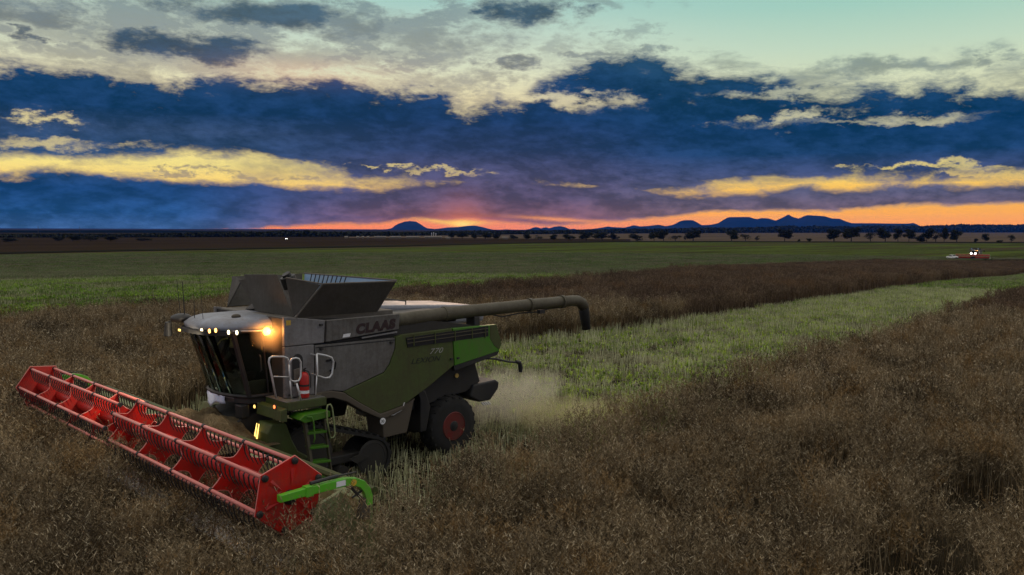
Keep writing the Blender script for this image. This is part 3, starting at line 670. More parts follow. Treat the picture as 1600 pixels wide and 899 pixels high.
# chassis and hull
hull = [(1.08, 1.95), (1.08, 3.64), (-1.66, 3.50), (-4.45, 3.06), (-4.62, 2.60), (-3.3, 2.30), (-2.4, 1.95), (-1.7, 1.62), (-0.9, 1.55), (0.2, 1.95)]
MB().prism(hull, -1.50, 1.50).build('chassis', 'chassis', K)
def side_parts(s):
    a, b = (1.50 * s, 1.60 * s)
    k = lambda poly, nm, mt, bev=0.012, a=a, b=b: MB().prism(poly, a, b).build(nm, mt, K, bevel=bev)
    k([(1.12, 3.10), (1.12, 3.69), (0.19, 3.56), (0.22, 3.10)], 'front_panel', 'white')
    lp = k([(1.12, 2.06), (1.12, 3.085), (0.46, 3.085), (0.46, 2.06)], 'front_panel', 'white')
    # air opening with a rounded top
    arc = [(0.84 + 0.12 * math.cos(t), 2.80 + 0.13 * math.sin(t)) for t in np.linspace(0, math.pi, 9)]
    MB().prism(arc + [(0.72, 2.28), (0.96, 2.28)], b + 0.001 * s, b + 0.006 * s).build('air_opening', 'black', lp)
    MB().prism([(0.94, 2.30), (0.94, 2.62), (0.74, 2.66), (0.74, 2.30)], b + 0.007 * s, b + 0.03 * s).build('air_opening_cover', 'grey', lp, bevel=0.01)
    k([(0.165, 3.555), (0.19, 3.11), (-1.65, 3.235), (-1.68, 3.57)], 'logo_panel', 'dirty_white', b=1.63 * s)
    k([(0.17, 3.07), (-1.66, 3.195), (-1.66, 3.10), (0.17, 3.065)], 'panel_gap', 'black', 0, b=1.52 * s)
    k([(-0.70, 3.135), (-1.62, 3.19), (-1.62, 3.155), (-0.70, 3.105)], 'trim_strip', 'white', 0.003, b=1.61 * s)
    k([(0.44, 2.05), (0.44, 3.06), (-1.57, 3.05), (-1.55, 2.80), (-1.40, 2.48), (-1.26, 2.32), (-0.23, 2.03), (0.08, 2.09)], 'side_panel', 'dirty_white', b=1.60 * s)
    k([(-1.58, 3.06), (-1.76, 3.10), (-3.18, 3.13), (-3.24, 2.26), (-2.47, 1.84), (-1.8, 1.53), (-1.15, 1.42), (-0.62, 1.74), (-0.22, 2.02), (-1.255, 2.30), (-1.41, 2.47), (-1.56, 2.80)], 'side_panel', 'green', b=1.615 * s)
    k([(-3.20, 3.13), (-4.58, 3.12), (-4.75, 2.62), (-4.66, 2.46), (-3.26, 2.25)], 'rear_panel', 'bright_green', b=1.625 * s)
    k([(-4.36, 3.115), (-4.58, 3.115), (-4.74, 2.64), (-4.66, 2.50), (-4.50, 2.62), (-4.36, 2.80)], 'corner_panel', 'green', 0.004, a=1.60 * s, b=1.632 * s)
    k([(-4.70, 2.47), (-4.62, 2.36), (-3.26, 2.12), (-3.24, 2.24)], 'lower_trim', 'black', 0.01, b=1.61 * s)
    # cooling louvres
    v0 = MB().prism([(-1.84, 3.03), (-4.31, 3.105), (-4.31, 2.855), (-1.89, 2.81)], 1.60 * s, 1.633 * s).build('air_grille', 'void', K)
    for c in (-2.05, -2.66, -3.25, -3.78, -4.20):
        MB().prism([(c - .012, 2.83), (c + .012, 2.83), (c + .012, 3.085), (c - .012, 3.085)], 1.634 * s, 1.650 * s).build('grille_bar', 'green', v0)
    for z in (2.90, 2.985):
        MB().prism([(-1.87, z - .008), (-1.87, z + .010), (-4.29, z + .075), (-4.29, z + .057)], 1.634 * s, 1.648 * s).build('grille_slat', 'auger', v0)
    # fender over the track
    up_ = [(0.44, 2.085), (0.08, 2.085), (-0.22, 2.01), (-0.62, 1.735), (-1.15, 1.415), (-1.8, 1.52)]
    dn = [(-1.8, 1.44), (-1.2, 1.28), (-0.68, 1.55), (-0.30, 1.80), (0.05, 1.93), (0.44, 1.95)]
    MB().prism(up_ + dn, 1.30 * s, 1.64 * s).build('track_fender', 'brown', K, bevel=0.02)
    MB().prism([(-1.22, 1.40), (-1.9, 1.55), (-2.15, 1.62), (-2.10, 1.56), (-1.90, .87), (-1.27, .85)], 0.95 * s, 1.57 * s).build('tool_box', 'brown', K, bevel=0.02)
both(side_parts)
MB().tube([(-1.30, 1.60, 1.36), (-1.50, 1.62, 1.34), (-1.72, 1.62, 1.42), (-1.80, 1.62, 1.58)], 0.012, 6).build('tool_box_handle', 'steel', K)
sg = MB().disc_y((-1.19, 1.645, 1.255), [(0, .072), (.006, .072)], 20).build('speed_sign', 'sign_white', K, label='round white sign reading 30')
MB().disc_y((-1.19, 1.640, 1.255), [(0, .082), (.004, .082)], 20).build('speed_sign_rim', 'dark_letter', sg)
text_mesh('30', 0.095, 'number', 'dark_letter', sg, (-1.135, 1.655, 1.222), thick=0.002, spacing=0.95)
logo = text_mesh('CLAAS', 0.27, 'lettering', 'letter', K, (-0.53, 1.634, 3.225), shear=0.12, xscale=1.12, thick=0.006, spacing=1.16, offset=0.019, rise=0.055)
text_mesh('770', 0.17, 'lettering', 'grey_letter', K, (-2.50, 1.619, 2.595), shear=0.35, xscale=1.45, thick=0.004, spacing=1.05)
text_mesh('LEXION', 0.17, 'lettering', 'dark_letter', K, (-1.98, 1.619, 2.42), shear=0.35, xscale=1.32, thick=0.004, spacing=1.05)
for lx_, lz_ in ((0.30, 3.48), (0.30, 2.98), (-1.45, 2.96), (-3.15, 2.42), (-3.35, 2.42), (1.02, 2.12)):
    MB().box((lx_ - .035, 1.60, lz_ - .02), (lx_ + .035, 1.648, lz_ + .02)).build('panel_latch', 'black', K, bevel=.004)
MB().slab([(-0.20, 1.632, 3.17), (-0.38, 1.632, 3.18), (-0.40, 1.632, 3.25), (-0.22, 1.632, 3.24)], .003, (0, 1, 0)).build('worn_sticker', 'sign_white', K)
MB().tube([(0.18, 1.605, 2.72), (0.05, 1.64, 2.74), (-0.02, 1.64, 2.66), (0.0, 1.64, 2.55), (0.10, 1.61, 2.50)], .022, 6).build('panel_grip', 'void', K)
MB().prism([(0.435, 3.02), (-1.56, 3.01), (-1.56, 2.995), (0.435, 3.005)], 1.600, 1.606).build('panel_seam', 'void', K)
MB().box((0.98, 1.601, 3.52), (1.08, 1.604, 3.62)).build('warning_sticker', 'yellow', K)

# engine deck behind the tank
MB().box((-3.30, -1.25, 3.3), (-1.75, 1.05, 3.52)).build('engine_deck', 'black', K, bevel=0.03)
MB().prism([(-2.0, 3.50), (-2.0, 3.66), (-4.9, 3.50), (-5.35, 3.28), (-5.3, 3.05), (-4.4, 3.05)], -1.42, 0.35).build('engine_hood', 'roof_white', K, bevel=0.06)
MB().box((-3.9, 0.36, 3.2), (-2.1, 0.95, 3.50)).build('air_filter_housing', 'black', K, bevel=0.04)
MB().tube([(-2.35, -0.4, 3.6), (-2.35, -0.4, 3.82)], 0.06, 10).build('exhaust_pipe', 'chassis', K)
MB().tube([(-2.9, -1.3, 3.7), (-2.9, 0.2, 3.7)], 0.015, 6).tube([(-2.9, -1.3, 3.5), (-2.9, -1.3, 3.7)], 0.015, 6).tube([(-2.9, 0.2, 3.5), (-2.9, 0.2, 3.7)], 0.015, 6).build('deck_rail', 'black', K)

# grain tank and its opened flaps
T = MB().box((-1.62, -1.46, 3.45), (1.02, 1.46, 3.66)).build('grain_tank', 'grey', K, bevel=0.02)
zb, zt = 3.67, 4.33
def flap(pts, nm='tank_flap', mt='flap', th=0.03, label=None):
    f = MB().slab(pts, th).build(nm, mt, T, bevel=0.006, label=label); return f
# flare: left flap leans out over the auger
flap([(0.86, 1.58, zb), (-1.08, 1.60, zb), (-1.36, 1.90, zt - .02), (0.44, 1.93, zt)], label='left tank flap leaning out over the side')
flap([(0.88, 1.56, zb), (0.47, 1.92, zt - .01), (0.96, 1.40, zt + .12)])
flap([(0.90, 1.50, zb), (1.28, 1.25, zt + .10), (0.56, -0.02, zt + .10), (0.90, 0.15, zb)] if False else [(0.86, 1.55, zb), (0.84, 0.86, 4.50), (0.80, -0.68, 4.44), (0.80, -0.20, zb)])
flap([(0.77, -0.05, zb - .01), (0.77, -0.50, zt + .02), (0.76, -1.03, zt - .03), (0.76, -0.22, zb)])
flap([(0.80, -1.50, zb), (0.55, -1.30, zt - .05), (0.46, -1.95, zt)])
flap([(0.80, -1.58, zb), (0.46, -1.98, zt), (-1.36, -1.98, zt), (-1.10, -1.60, zb)], label='right tank flap seen from its bright inner side')
flap([(-1.12, -1.56, zb), (-1.40, -1.94, zt), (-1.40, 1.86, zt), (-1.12, 1.56, zb)], mt='tarp', label='rear tank flap lined with pale blue sheet')
def grain_ribs():
    for i in range(9):
        y = -1.5 + i * 0.19
        MB().tube([(-1.06, y * 0.9, zb), (-1.34, y, zt + .01)], 0.014, 5).build('flap_rib', 'chassis', T)
grain_ribs()
for (a, b) in (((0.86, 1.60, zb), (0.44, 1.95, zt + .01)), ((0.44, 1.95, zt + .01), (-1.36, 1.92, zt - .01)), ((-1.08, 1.62, zb), (-1.36, 1.92, zt - .01)), ((0.47, 1.95, zt + .01), (0.97, 1.42, zt + .13)), ((-1.40, 1.9, zt + .01), (-1.40, -1.96, zt + .01))):
    MB().tube([a, b], 0.016, 6).build('flap_edge', 'grey', T)
def grain_pile():
    n = 22; vs = []; fs = []
    for i in range(n + 1):
        for j in range(n + 1):
            u = i / n * 2 - 1; w = j / n * 2 - 1
            z = 3.60 + 0.55 * max(0, 1 - (u * u + w * w) * 0.75) + 0.04 * mnoise.noise((u * 6, w * 6, 3))
            vs.append((-0.12 + u * 0.95, w * 1.35, z))
    for i in range(n):
        for j in range(n):
            o = i * (n + 1) + j; fs.append((o, o + 1, o + n + 2, o + n + 1))
    return MB().add(vs, fs)
grain_pile().build('grain', paint('dark_canola_seed', (0.014, 0.011, 0.010), 0.6, dust=0.1, scale=30, bump=0.8), T, smoothed=True)
MB().tube([(-0.15, 0.0, 3.6), (0.15, 0.0, 4.40)], 0.17, 14).tube([(0.15, 0.0, 4.40), (0.19, 0.0, 4.46)], 0.10, 12).build('fill_auger', 'black', T, bevel=0.01)

# unloading auger folded along the left side
UA = MB().tube([(-1.30, 1.38, 3.38), (-1.95, 1.38, 3.40), (-3.16, 1.37, 3.455), (-6.0, 1.35, 3.50), (-7.6, 1.35, 3.52), (-7.84, 1.35, 3.50), (-8.0, 1.35, 3.43), (-8.08, 1.35, 3.30)],
              [0.165, 0.165, 0.160, 0.150, 0.145, 0.15, 0.155, 0.15], 18).build('unloading_auger', 'auger', K, smoothed=True)
MB().tube([(-8.06, 1.35, 3.36), (-8.10, 1.35, 3.20), (-8.20, 1.35, 2.70)], [0.14, 0.145, 0.12], 14).build('auger_spout', 'rubber', UA, smoothed=True)
for x_, z_ in ((-3.16, 3.455), (-5.98, 3.50), (-7.2, 3.515)):
    MB().tube([(x_ - .05, 1.365, z_), (x_ + .05, 1.365, z_)], 0.175, 18).build('clamp_ring', 'auger', UA)
MB().tube([(-4.7, 1.36, 3.33), (-5.0, 1.38, 3.26), (-5.6, 1.37, 3.31), (-6.3, 1.36, 3.30), (-6.7, 1.36, 3.36), (-7.3, 1.36, 3.37)], 0.018, 6).build('hydraulic_hose', 'black', UA)
MB().box((-6.5, 1.30, 3.25), (-6.3, 1.42, 3.35)).build('auger_lamp', 'black', UA, bevel=0.01)
MB().box((-4.15, 1.18, 3.10), (-3.98, 1.50, 3.34)).build('auger_rest', 'black', K, bevel=0.02)

# rear: straw hood, chopper and spreader
RH = MB().prism([(-2.2, 1.95), (-4.45, 2.55), (-4.35, 2.10), (-4.50, 1.66), (-4.02, 1.45), (-3.4, 1.42), (-2.6, 1.25), (-2.1, 1.2)], -1.12, 1.12).build('straw_hood', 'chassis', K, bevel=0.03)
MB().prism([(-4.20, 1.62), (-4.95, 1.66), (-5.08, 1.58), (-5.04, 1.42), (-4.78, 1.16), (-4.42, 1.16), (-4.1, 1.34)], -1.25, 1.20).build('straw_chopper', 'black', K, bevel=0.04)
for i in range(4):
    MB().tube([(-4.45 - i * .07, 1.22, 1.15), (-4.5 - i * .07, 1.26, 1.08)], 0.02, 6).build('bolt', 'steel', K)
MB().disc_y((-3.72, 1.13, 1.90), [(0, .055), (.02, .055)], 12).build('reflector', 'reflector', K)
MB().disc_y((-2.62, 1.20, 1.78), [(0, .05), (.02, .05)], 12).build('reflector', 'reflector', K)
MB().tube([(-4.55, 1.15, 2.24), (-4.9, 1.25, 2.20), (-5.25, 1.30, 2.10), (-5.55, 1.30, 2.05)], 0.026, 8).build('tail_arm', 'black', K)
MB().tube([(-5.55, 1.30, 2.07), (-5.68, 1.30, 2.03), (-5.72, 1.30, 1.90), (-5.72, 1.30, 1.78)], [0.04, 0.055, 0.06, 0.05], 10).build('tail_lamp', 'black', K)
MB().box((-4.3, -0.9, 0.62), (-2.6, 0.9, 0.80)).box((-3.55, -1.0, 0.6), (-3.35, 1.0, 1.4)).build('rear_axle', 'chassis', K, bevel=0.03)

def rear_wheel(s):
    W = empty('wheel', (0, 0, 0)); W.parent = K
    cx, cz, r = -3.45, 0.74, 0.74
    y = 1.10 * s
    prof = [(-.26, .36), (-.27, .50), (-.25, .64), (-.20, .70), (0, .715), (.20, .70), (.25, .64), (.27, .50), (.26, .36)]
    MB().disc_y((cx, y, cz), prof, 40).build('tyre', 'rubber', W, smoothed=True)
    lug = MB()
    for k in range(20):
        for sd in (-1, 1):
            t = 2 * math.pi * (k + 0.5 * (sd > 0)) / 20
            pts = []
            for (yy, dt, rr) in ((0.01, 0.0, .70), (0.01, .09, .70), (0.25, .24, .64), (0.25, .14, .64)):
                pts.append((cx + rr * math.cos(t + dt), y + sd * yy, cz + rr * math.sin(t + dt)))
            pt2 = [(cx + (q[0] - cx) * 1.075, q[1], cz + (q[2] - cz) * 1.075) for q in pts]
            lug.add(pts + pt2, [(0, 1, 2, 3), (4, 7, 6, 5), (0, 4, 5, 1), (1, 5, 6, 2), (2, 6, 7, 3), (3, 7, 4, 0)])
    lug.build('tyre_lugs', 'rubber', W)
    MB().disc_y((cx, y, cz), [(.262 * s, .345), (.275 * s, .33), (.17 * s, .32), (.02 * s, .30), (.0, .12), (.12 * s, .11), (.13 * s, .0)], 32).build('rim', 'rim_red', W)
    MB().disc_y((cx, y, cz), [(.03 * s, .19), (.16 * s, .17), (.27 * s, .12), (.28 * s, .05)], 16).build('hub', 'black', W, bevel=0.01)
    b_ = MB()
    for k in range(8):
        t = k * math.pi / 4; MB().disc_y((cx + .22 * math.cos(t), y + .03 * s, cz + .22 * math.sin(t)), [(0, .018), (.03 * s, .018)], 6).build('wheel_bolt', 'chassis', W)
both(rear_wheel)
MB().prism([(-2.35, 1.78), (-2.6, 1.70), (-2.75, 1.3), (-2.62, 0.75), (-2.45, 0.75), (-2.45, 1.5)], 0.85, 1.35).build('wheel_arch', 'black', K, bevel=0.02)
MB().prism([(-2.35, 1.78), (-2.6, 1.70), (-2.75, 1.3), (-2.62, 0.75), (-2.45, 0.75), (-2.45, 1.5)], -1.35, -0.85).build('wheel_arch', 'black', K, bevel=0.02)

def track(s):
    W = empty('rubber_track', (0, 0, 0)); W.parent = K
    y0, y1 = 0.92 * s, 1.58 * s
    c = [(0.62, 0.78, 0.60), (-0.98, 0.47, 0.40)]
    def hull_pts(ex):
        pts = []
        for k in range(64):
            t = 2 * math.pi * k / 64; d_ = (math.cos(t), math.sin(t))
            cands = [(cx + (r + ex) * d_[0], cz + (r + ex) * d_[1]) for cx, cz, r in c] + [(-.2 + (.19 + ex) * d_[0], .24 + (.19 + ex) * d_[1]), (.50 + (.19 + ex) * d_[0], .24 + (.19 + ex) * d_[1])]
            pts.append(max(cands, key=lambda q: q[0] * d_[0] + q[1] * d_[1]))
        return pts
    A_ = hull_pts(0.06); B_ = hull_pts(0.0); n = len(A_)
    A_ = [(x, max(z, 0.02)) for x, z in A_]; B_ = [(x, max(z, 0.07)) for x, z in B_]
    vs = [(x, y0, z) for x, z in A_] + [(x, y1, z) for x, z in A_] + [(x, y0, z) for x, z in B_] + [(x, y1, z) for x, z in B_]
    fs = []
    for i in range(n):
        j = (i + 1) % n
        fs += [(i, j, n + j, n + i), (2 * n + i, 3 * n + i, 3 * n + j, 2 * n + j), (i, 2 * n + i, 2 * n + j, j), (n + i, n + j, 3 * n + j, 3 * n + i)]
    MB().add(vs, fs).build('belt', 'rubber', W)
    lg = MB()
    per = [0]
    for i in range(n): per.append(per[-1] + math.dist(A_[i], A_[(i + 1) % n]))
    m_ = 36
    for k in range(m_):
        d_ = per[-1] * k / m_; i = max(q for q in range(n) if per[q] <= d_); j = (i + 1) % n
        L = per[i + 1] - per[i] or 1e-6; u = (d_ - per[i]) / L
        px_, pz_ = A_[i][0] + (A_[j][0] - A_[i][0]) * u, A_[i][1] + (A_[j][1] - A_[i][1]) * u
        tx, tz = (A_[j][0] - A_[i][0]) / L, (A_[j][1] - A_[i][1]) / L; nx, nz = tz, -tx
        if nx * (px_ + 0.1) + nz * (pz_ - 0.5) < 0: nx, nz = -nx, -nz
        w = .035; h = .045
        q = [(px_ - tx * w, pz_ - tz * w), (px_ + tx * w, pz_ + tz * w), (px_ + tx * w + nx * h, pz_ + tz * w + nz * h), (px_ - tx * w + nx * h, pz_ - tz * w + nz * h)]
        q = [(a, max(b, 0.0)) for a, b in q]
        lg.prism(q, y0 + .01 * s, y1 - .01 * s)
    lg.build('belt_lugs', 'rubber', W)
    for cx, cz, r in c:
        MB().disc_y((cx, (y0 + y1) / 2, cz), [(-.30, r - .01), (-.31, r - .08), (-.12, r * .5), (-.12, .1), (.12, .1), (.12, r * .5), (.31, r - .08), (.30, r - .01)], 32).build('track_wheel', 'chassis', W)
        MB().disc_y((cx, (y0 + y1) / 2, cz), [(.10 * s, .13), (.27 * s, .12), (.28 * s, .09)], 16).build('track_hub', 'black', W)
    for x_ in (-.25, .10, .45):
        MB().disc_y((x_, (y0 + y1) / 2, .24), [(-.28, .17), (.28, .17)], 20).build('track_roller', 'chassis', W)
    MB().box((-.8, min(y0, y1) + .16, .42), (.5, max(y0, y1) - .16, .62)).build('track_frame', 'chassis', W, bevel=.03)
    MB().prism([(-0.35, 0.55), (-0.62, 0.62), (-0.85, 0.52), (-0.55, 0.42)], y1 + .002 * s, y1 + .03 * s).build('track_guard', 'chassis', W)
both(track)

# cab
CB = empty('cab', (0, 0, 0)); CB.parent = K
cz0, cz1 = 2.05, 3.40
base = [(0.70, 0.98), (1.15, 0.97), (1.55, 0.93), (1.72, 0.60), (1.79, 0.30), (1.81, 0.0), (1.79, -0.30), (1.72, -0.60), (1.55, -0.93), (1.15, -0.97), (0.70, -0.98)]
topr = [(0.76, 1.0), (1.30, 1.0), (1.90, 0.96), (2.14, 0.62), (2.22, 0.32), (2.25, 0.0), (2.22, -0.32), (2.14, -0.62), (1.90, -0.96), (1.30, -1.0), (0.76, -1.0)]
def lerp3(i, t): return (base[i][0] + (topr[i][0] - base[i][0]) * t, base[i][1] + (topr[i][1] - base[i][1]) * t, cz0 + (cz1 - cz0) * t)
def pane(i0, i1, nm):
    mb = MB()
    for i in range(i0, i1):
        a, b_, c_, d_ = [np.array(q) for q in (lerp3(i, .03), lerp3(i + 1, .03), lerp3(i + 1, .97), lerp3(i, .97))]
        mb.add([a, b_, c_, d_], [(0, 1, 2, 3)])
    o = mb.build(nm, 'glass', CB, smoothed=True)
    md = o.modifiers.new('thickness', 'SOLIDIFY'); md.thickness = 0.008
    return o
pane(2, 8, 'windshield'); pane(0, 2, 'door_window'); pane(8, 10, 'side_window')
for i in (2, 8): MB().tube([lerp3(i, 0), lerp3(i, 1)], 0.055, 6).build('pillar', 'black', CB)
for i in (0, 10): MB().tube([lerp3(i, 0), lerp3(i, 1)], 0.06, 6).build('pillar', 'black', CB)
MB().tube([lerp3(1, 0), lerp3(1, 1)], 0.022, 6).build('door_frame', 'black', CB)
MB().tube([lerp3(i, 0.0) for i in range(11)], 0.045, 8).build('window_frame', 'black', CB)
MB().tube([lerp3(i, 1.0) for i in range(11)], 0.045, 8).build('window_frame', 'black', CB)
MB().tube([(1.35, 1.01, 2.55), (1.35, 1.06, 2.6), (1.36, 1.06, 2.85), (1.36, 1.01, 2.9)], .014, 6).build('door_handle', 'black', CB)
MB().tube([(1.78, .45, 3.30), (1.76, .38, 2.8)], .012, 6).tube([(1.79, .42, 3.1), (1.78, .30, 2.6)], .018, 6).build('wiper', 'black', CB)
MB().add([(x, y, cz0 - .02) for x, y in base] + [(x, y, cz0 - .14) for x, y in base], [tuple(range(11))[::-1], tuple(range(11, 22))] + [(i, (i + 1) % 11, 11 + (i + 1) % 11, 11 + i) for i in range(11)]).build('cab_floor', 'black', CB)
MB().box((0.60, -0.97, 2.03), (0.70, 0.97, 3.45)).build('cab_rear_wall', 'black', CB, bevel=.01)
# roof
def ring(z, k, dx=0.0): return [(topr[i][0] * k + dx, topr[i][1] * k, z) for i in range(11)]
rv = []; prof = [(3.40, 0.99, 0), (3.43, 1.03, .0), (3.50, 1.03, .0), (3.58, .97, .02), (3.63, .85, .10), (3.65, .6, .3)]
for z, k, dx in prof:
    rg = ring(z, k, dx); rg[0] = (0.42 if k > .8 else .6, rg[0][1], z + .02); rg[-1] = (0.42 if k > .8 else .6, rg[-1][1], z + .02); rv += rg
n = 11; rf = []
for j in range(len(prof) - 1):
    for i in range(n): rf.append((j * n + i, j * n + (i + 1) % n, (j + 1) * n + (i + 1) % n, (j + 1) * n + i))
rf += [tuple(range(n))[::-1], tuple((len(prof) - 1) * n + i for i in range(n))]
RF = MB().add(rv, rf).build('cab_roof', 'roof_white', CB, smoothed=True)
MB().add([(p[0] * 1.045 + .02, p[1] * 1.05, z) for z in (3.33, 3.405) for p in topr[2:9]] + [(p[0] * .95, p[1] * .93, z) for z in (3.33, 3.405) for p in topr[2:9]],
         [(i, i + 1, 7 + i + 1, 7 + i) for i in range(6)] + [(14 + i, 21 + i, 21 + i + 1, 14 + i + 1) for i in range(6)] + [(i, 14 + i, 14 + i + 1, i + 1) for i in range(6)] + [(7 + i, 7 + i + 1, 21 + i + 1, 21 + i) for i in range(6)] + [(0, 7, 21, 14), (6, 20, 27, 13)]).build('roof_visor', 'black', CB)
def lamp(px, py, x, mt, r=0.042, spot=None):
    q = on(0, x, px, py)
    L = MB().tube([(q[0] - .07, q[1], q[2]), (q[0], q[1], q[2])], [r * .8, r * 1.15], 14).build('work_lamp', 'black', CB)
    MB().tube([(q[0] - .004, q[1], q[2]), (q[0] + .012, q[1], q[2])], r, 14).build('lamp_lens', mt, L)
    return q
lamp_spots = [(315.5, 517, 2.27, 'lamp_white'), (327.5, 517.5, 2.29, 'lamp_warm'), (337.5, 516.5, 2.27, 'lamp_warm'), (357.5, 519.5, 2.16, 'lamp_yellow'), (370.5, 520, 2.06, 'lamp_yellow')]
LP = [lamp(*q) for q in lamp_spots]
q = on(1, 1.10, 417, 518); BX = MB().tube([(q[0], 1.0, q[2] + .02), (q[0], 1.06, q[2])], .06, 12).build('side_lamp', 'black', CB)
MB().ball((q[0], 1.10, q[2]), (.085, .06, .085), 16, 10).build('lamp_lens', 'beacon', BX, smoothed=True)
BEAC = q
MB().tube([(1.95, .98, 3.42), (1.6, 1.03, 3.40), (1.2, 1.05, 3.385), (.95, 1.04, 3.39)], .016, 6).build('roof_grab_rail', 'steel', CB)
MB().ball((1.62, .55, 3.66), (.10, .08, .05), 12, 6).build('roof_vent', 'brown', CB, smoothed=True)
# inside: seat, column, screens
SE = MB().box((0.95, -.28, 2.35), (1.40, .22, 2.48)).build('seat', 'skin_seat', CB, bevel=.03)
MB().box((0.88, -.26, 2.48), (1.0, .20, 3.05)).build('seat_backrest', 'skin_seat', SE, bevel=.04)
MB().box((1.0, -.15, 2.05), (1.3, .1, 2.35)).build('seat_base', 'black', SE)
MB().tube([(1.62, 0, 2.05), (1.50, 0, 2.62)], .04, 8).build('steering_column', 'black', CB)
MB().tube([(1.50 + .06 * math.cos(t), .18 * math.sin(t), 2.66 + .17 * math.cos(t)) for t in np.linspace(0, 6.283, 18)], .014, 6, cap=False).build('steering_wheel', 'black', CB)
MB().box((1.0, -.62, 2.40), (1.5, -.36, 2.62)).build('arm_console', 'chassis', CB, bevel=.03)
SC = MB().box((1.60, -.52, 2.70), (1.64, -.24, 2.92)).build('monitor', 'black', CB, bevel=.005)
MB().box((1.588, -.50, 2.72), (1.598, -.26, 2.90)).build('monitor_screen', 'screen', SC)
MB().box((1.62, .35, 2.95), (1.66, .52, 3.12)).build('monitor', 'yellow_panel', CB, bevel=.005)
MB().box((1.1, .45, 2.05), (1.5, .75, 2.35)).build('cool_box', 'grey', CB, bevel=.03)
MB().tube([(1.1, -.5, 3.3), (1.6, -.2, 3.0), (1.7, .1, 3.25)], .012, 5).tube([(1.65, .3, 3.3), (1.55, .1, 3.0), (1.6, -.3, 2.9)], .012, 5).build('wiring', 'yellow_panel', CB)
# white apron and cloth under the windscreen
MB().tube([lerp3(i, -.03) for i in range(3, 9)], 0.03, 6).build('bumper_strip', 'white', CB)
def cloth(pts_top, drops, nm, mt, par):
    vs = []; fs = []; n = len(pts_top); m_ = 5
    for i, (p, d_) in enumerate(zip(pts_top, drops)):
        for j in range(m_ + 1):
            t = j / m_; w = .02 * math.sin(i * 2.3 + t * 4)
            vs.append((p[0] + .03 + w, p[1] + w * .5, p[2] - d_ * t))
    for i in range(n - 1):
        for j in range(m_):
            o = i * (m_ + 1) + j; fs.append((o, o + 1, o + m_ + 2, o + m_ + 1))
    o = MB().add(vs, fs).build(nm, mt, par, smoothed=True); md = o.modifiers.new('thickness', 'SOLIDIFY'); md.thickness = .006; return o
line = [np.array(lerp3(3, -.04)) + (np.array(lerp3(8, -.04)) - np.array(lerp3(3, -.04))) * 0 for _ in range(1)]
tp = []
for k in range(13):
    t = k / 12 * 5; i = min(4, int(t)); a = np.array(lerp3(3 + i, -.02)); b_ = np.array(lerp3(4 + i, -.02)); tp.append(a + (b_ - a) * (t - i))
cloth(tp[2:12], [.16, .18, .16, .18, .22, .30, .34, .26, .16, .10], 'apron', 'cloth', CB)
MB().prism([(1.52, 1.90), (1.70, 1.88), (1.68, 1.60), (1.50, 1.62)], .55, .85).build('hose_bundle', 'black', CB, bevel=.03)

# mirrors and antennas at the far front corner of the roof
def mirror(s):
    MR = MB().tube([(2.0, .95 * s, 3.44), (2.2, 1.20 * s, 3.50), (2.25, 1.35 * s, 3.42)], .02, 6).build('mirror', 'black', CB)
    MB().tube([(2.25, 1.33 * s, 3.44), (2.25, 1.36 * s, 3.14)], [.07, .09], 10).build('mirror_head', 'black', MR, bevel=.01)
mirror(-1)
MB().ball((2.13, -.93, 3.55), (.22, .24, .10), 14, 8).build('antenna_dome', 'black', CB, smoothed=True)
q = on(0, 2.15, 282, 516); MB().box((q[0] - .06, q[1] - .06, q[2] - .03), (q[0] + .02, q[1] + .08, q[2] + .04)).build('side_lamp', 'black', CB, bevel=.01)
MB().box((q[0] + .02, q[1] - .05, q[2] - .02), (q[0] + .03, q[1] + .06, q[2] + .025)).build('lamp_lens', 'small_amber', CB)
for (bx, by, tx, ty, r) in ((283, 500, 276, 436, .010), (289, 498, 285, 440, .014), (304, 497, 303, 464, .009), (318, 507, 312, 434, .006)):
    a = on(0, 2.1, bx, by); b_ = on(0, 2.1, tx, ty); MB().tube([a, b_], [r, r * .5], 6).build('antenna', 'black', CB)

# platform, rails, extinguisher, ladder
PF = MB().prism([(0.36, 1.86), (0.36, 2.03), (1.24, 2.03), (1.24, 1.86)], 1.0, 1.90).build('platform', 'green', K, bevel=.015)
tr = MB()
g2 = random.Random(3)
for i in range(160):
    a = (g2.uniform(.42, 1.22), g2.uniform(1.1, 1.85), 2.04 + g2.uniform(0, .012)); th = g2.uniform(0, 6.28); l = g2.uniform(.03, .12)
    tr.add([a, (a[0] + l * math.cos(th), a[1] + l * math.sin(th), a[2] + .01), (a[0] + l * math.cos(th + .2), a[1] + l * math.sin(th + .2), a[2] + .012)], [(0, 1, 2)])
tr.build('straw_on_platform', M_STRAW, PF)
MB().box((0.38, 1.02, 2.031), (1.25, 1.86, 2.038)).build('tread_plate', 'bare', PF)
MB().prism([(1.28, 1.66), (1.28, 1.93), (1.40, 1.90), (1.42, 1.70)], .95, 1.95).build('front_bar', 'green', K, bevel=.01)
for (px_, py_, mt) in ((397.5, 635.5, 'small_amber'), (428.5, 636, 'small_orange')):
    q = on(0, 1.43, px_, py_); L = MB().tube([(1.40, q[1], q[2]), (1.425, q[1], q[2])], .045, 12).build('marker_lamp', 'black', K)
    MB().tube([(1.426, q[1], q[2]), (1.434, q[1], q[2])], .036, 12).build('lamp_lens', mt, L)
def loop(pts, y, nm='handrail', r=.020, close=False):
    Q = [on(1, y, *p) for p in pts]
    if close: Q.append(Q[0])
    return MB().tube(Q, r, 8).build(nm, 'steel', K, smoothed=True)
loop([(431.5, 622), (425, 590), (420, 566), (421, 560), (425, 557.5), (443, 557.5), (449, 560), (452, 566), (453, 590)], 1.86)
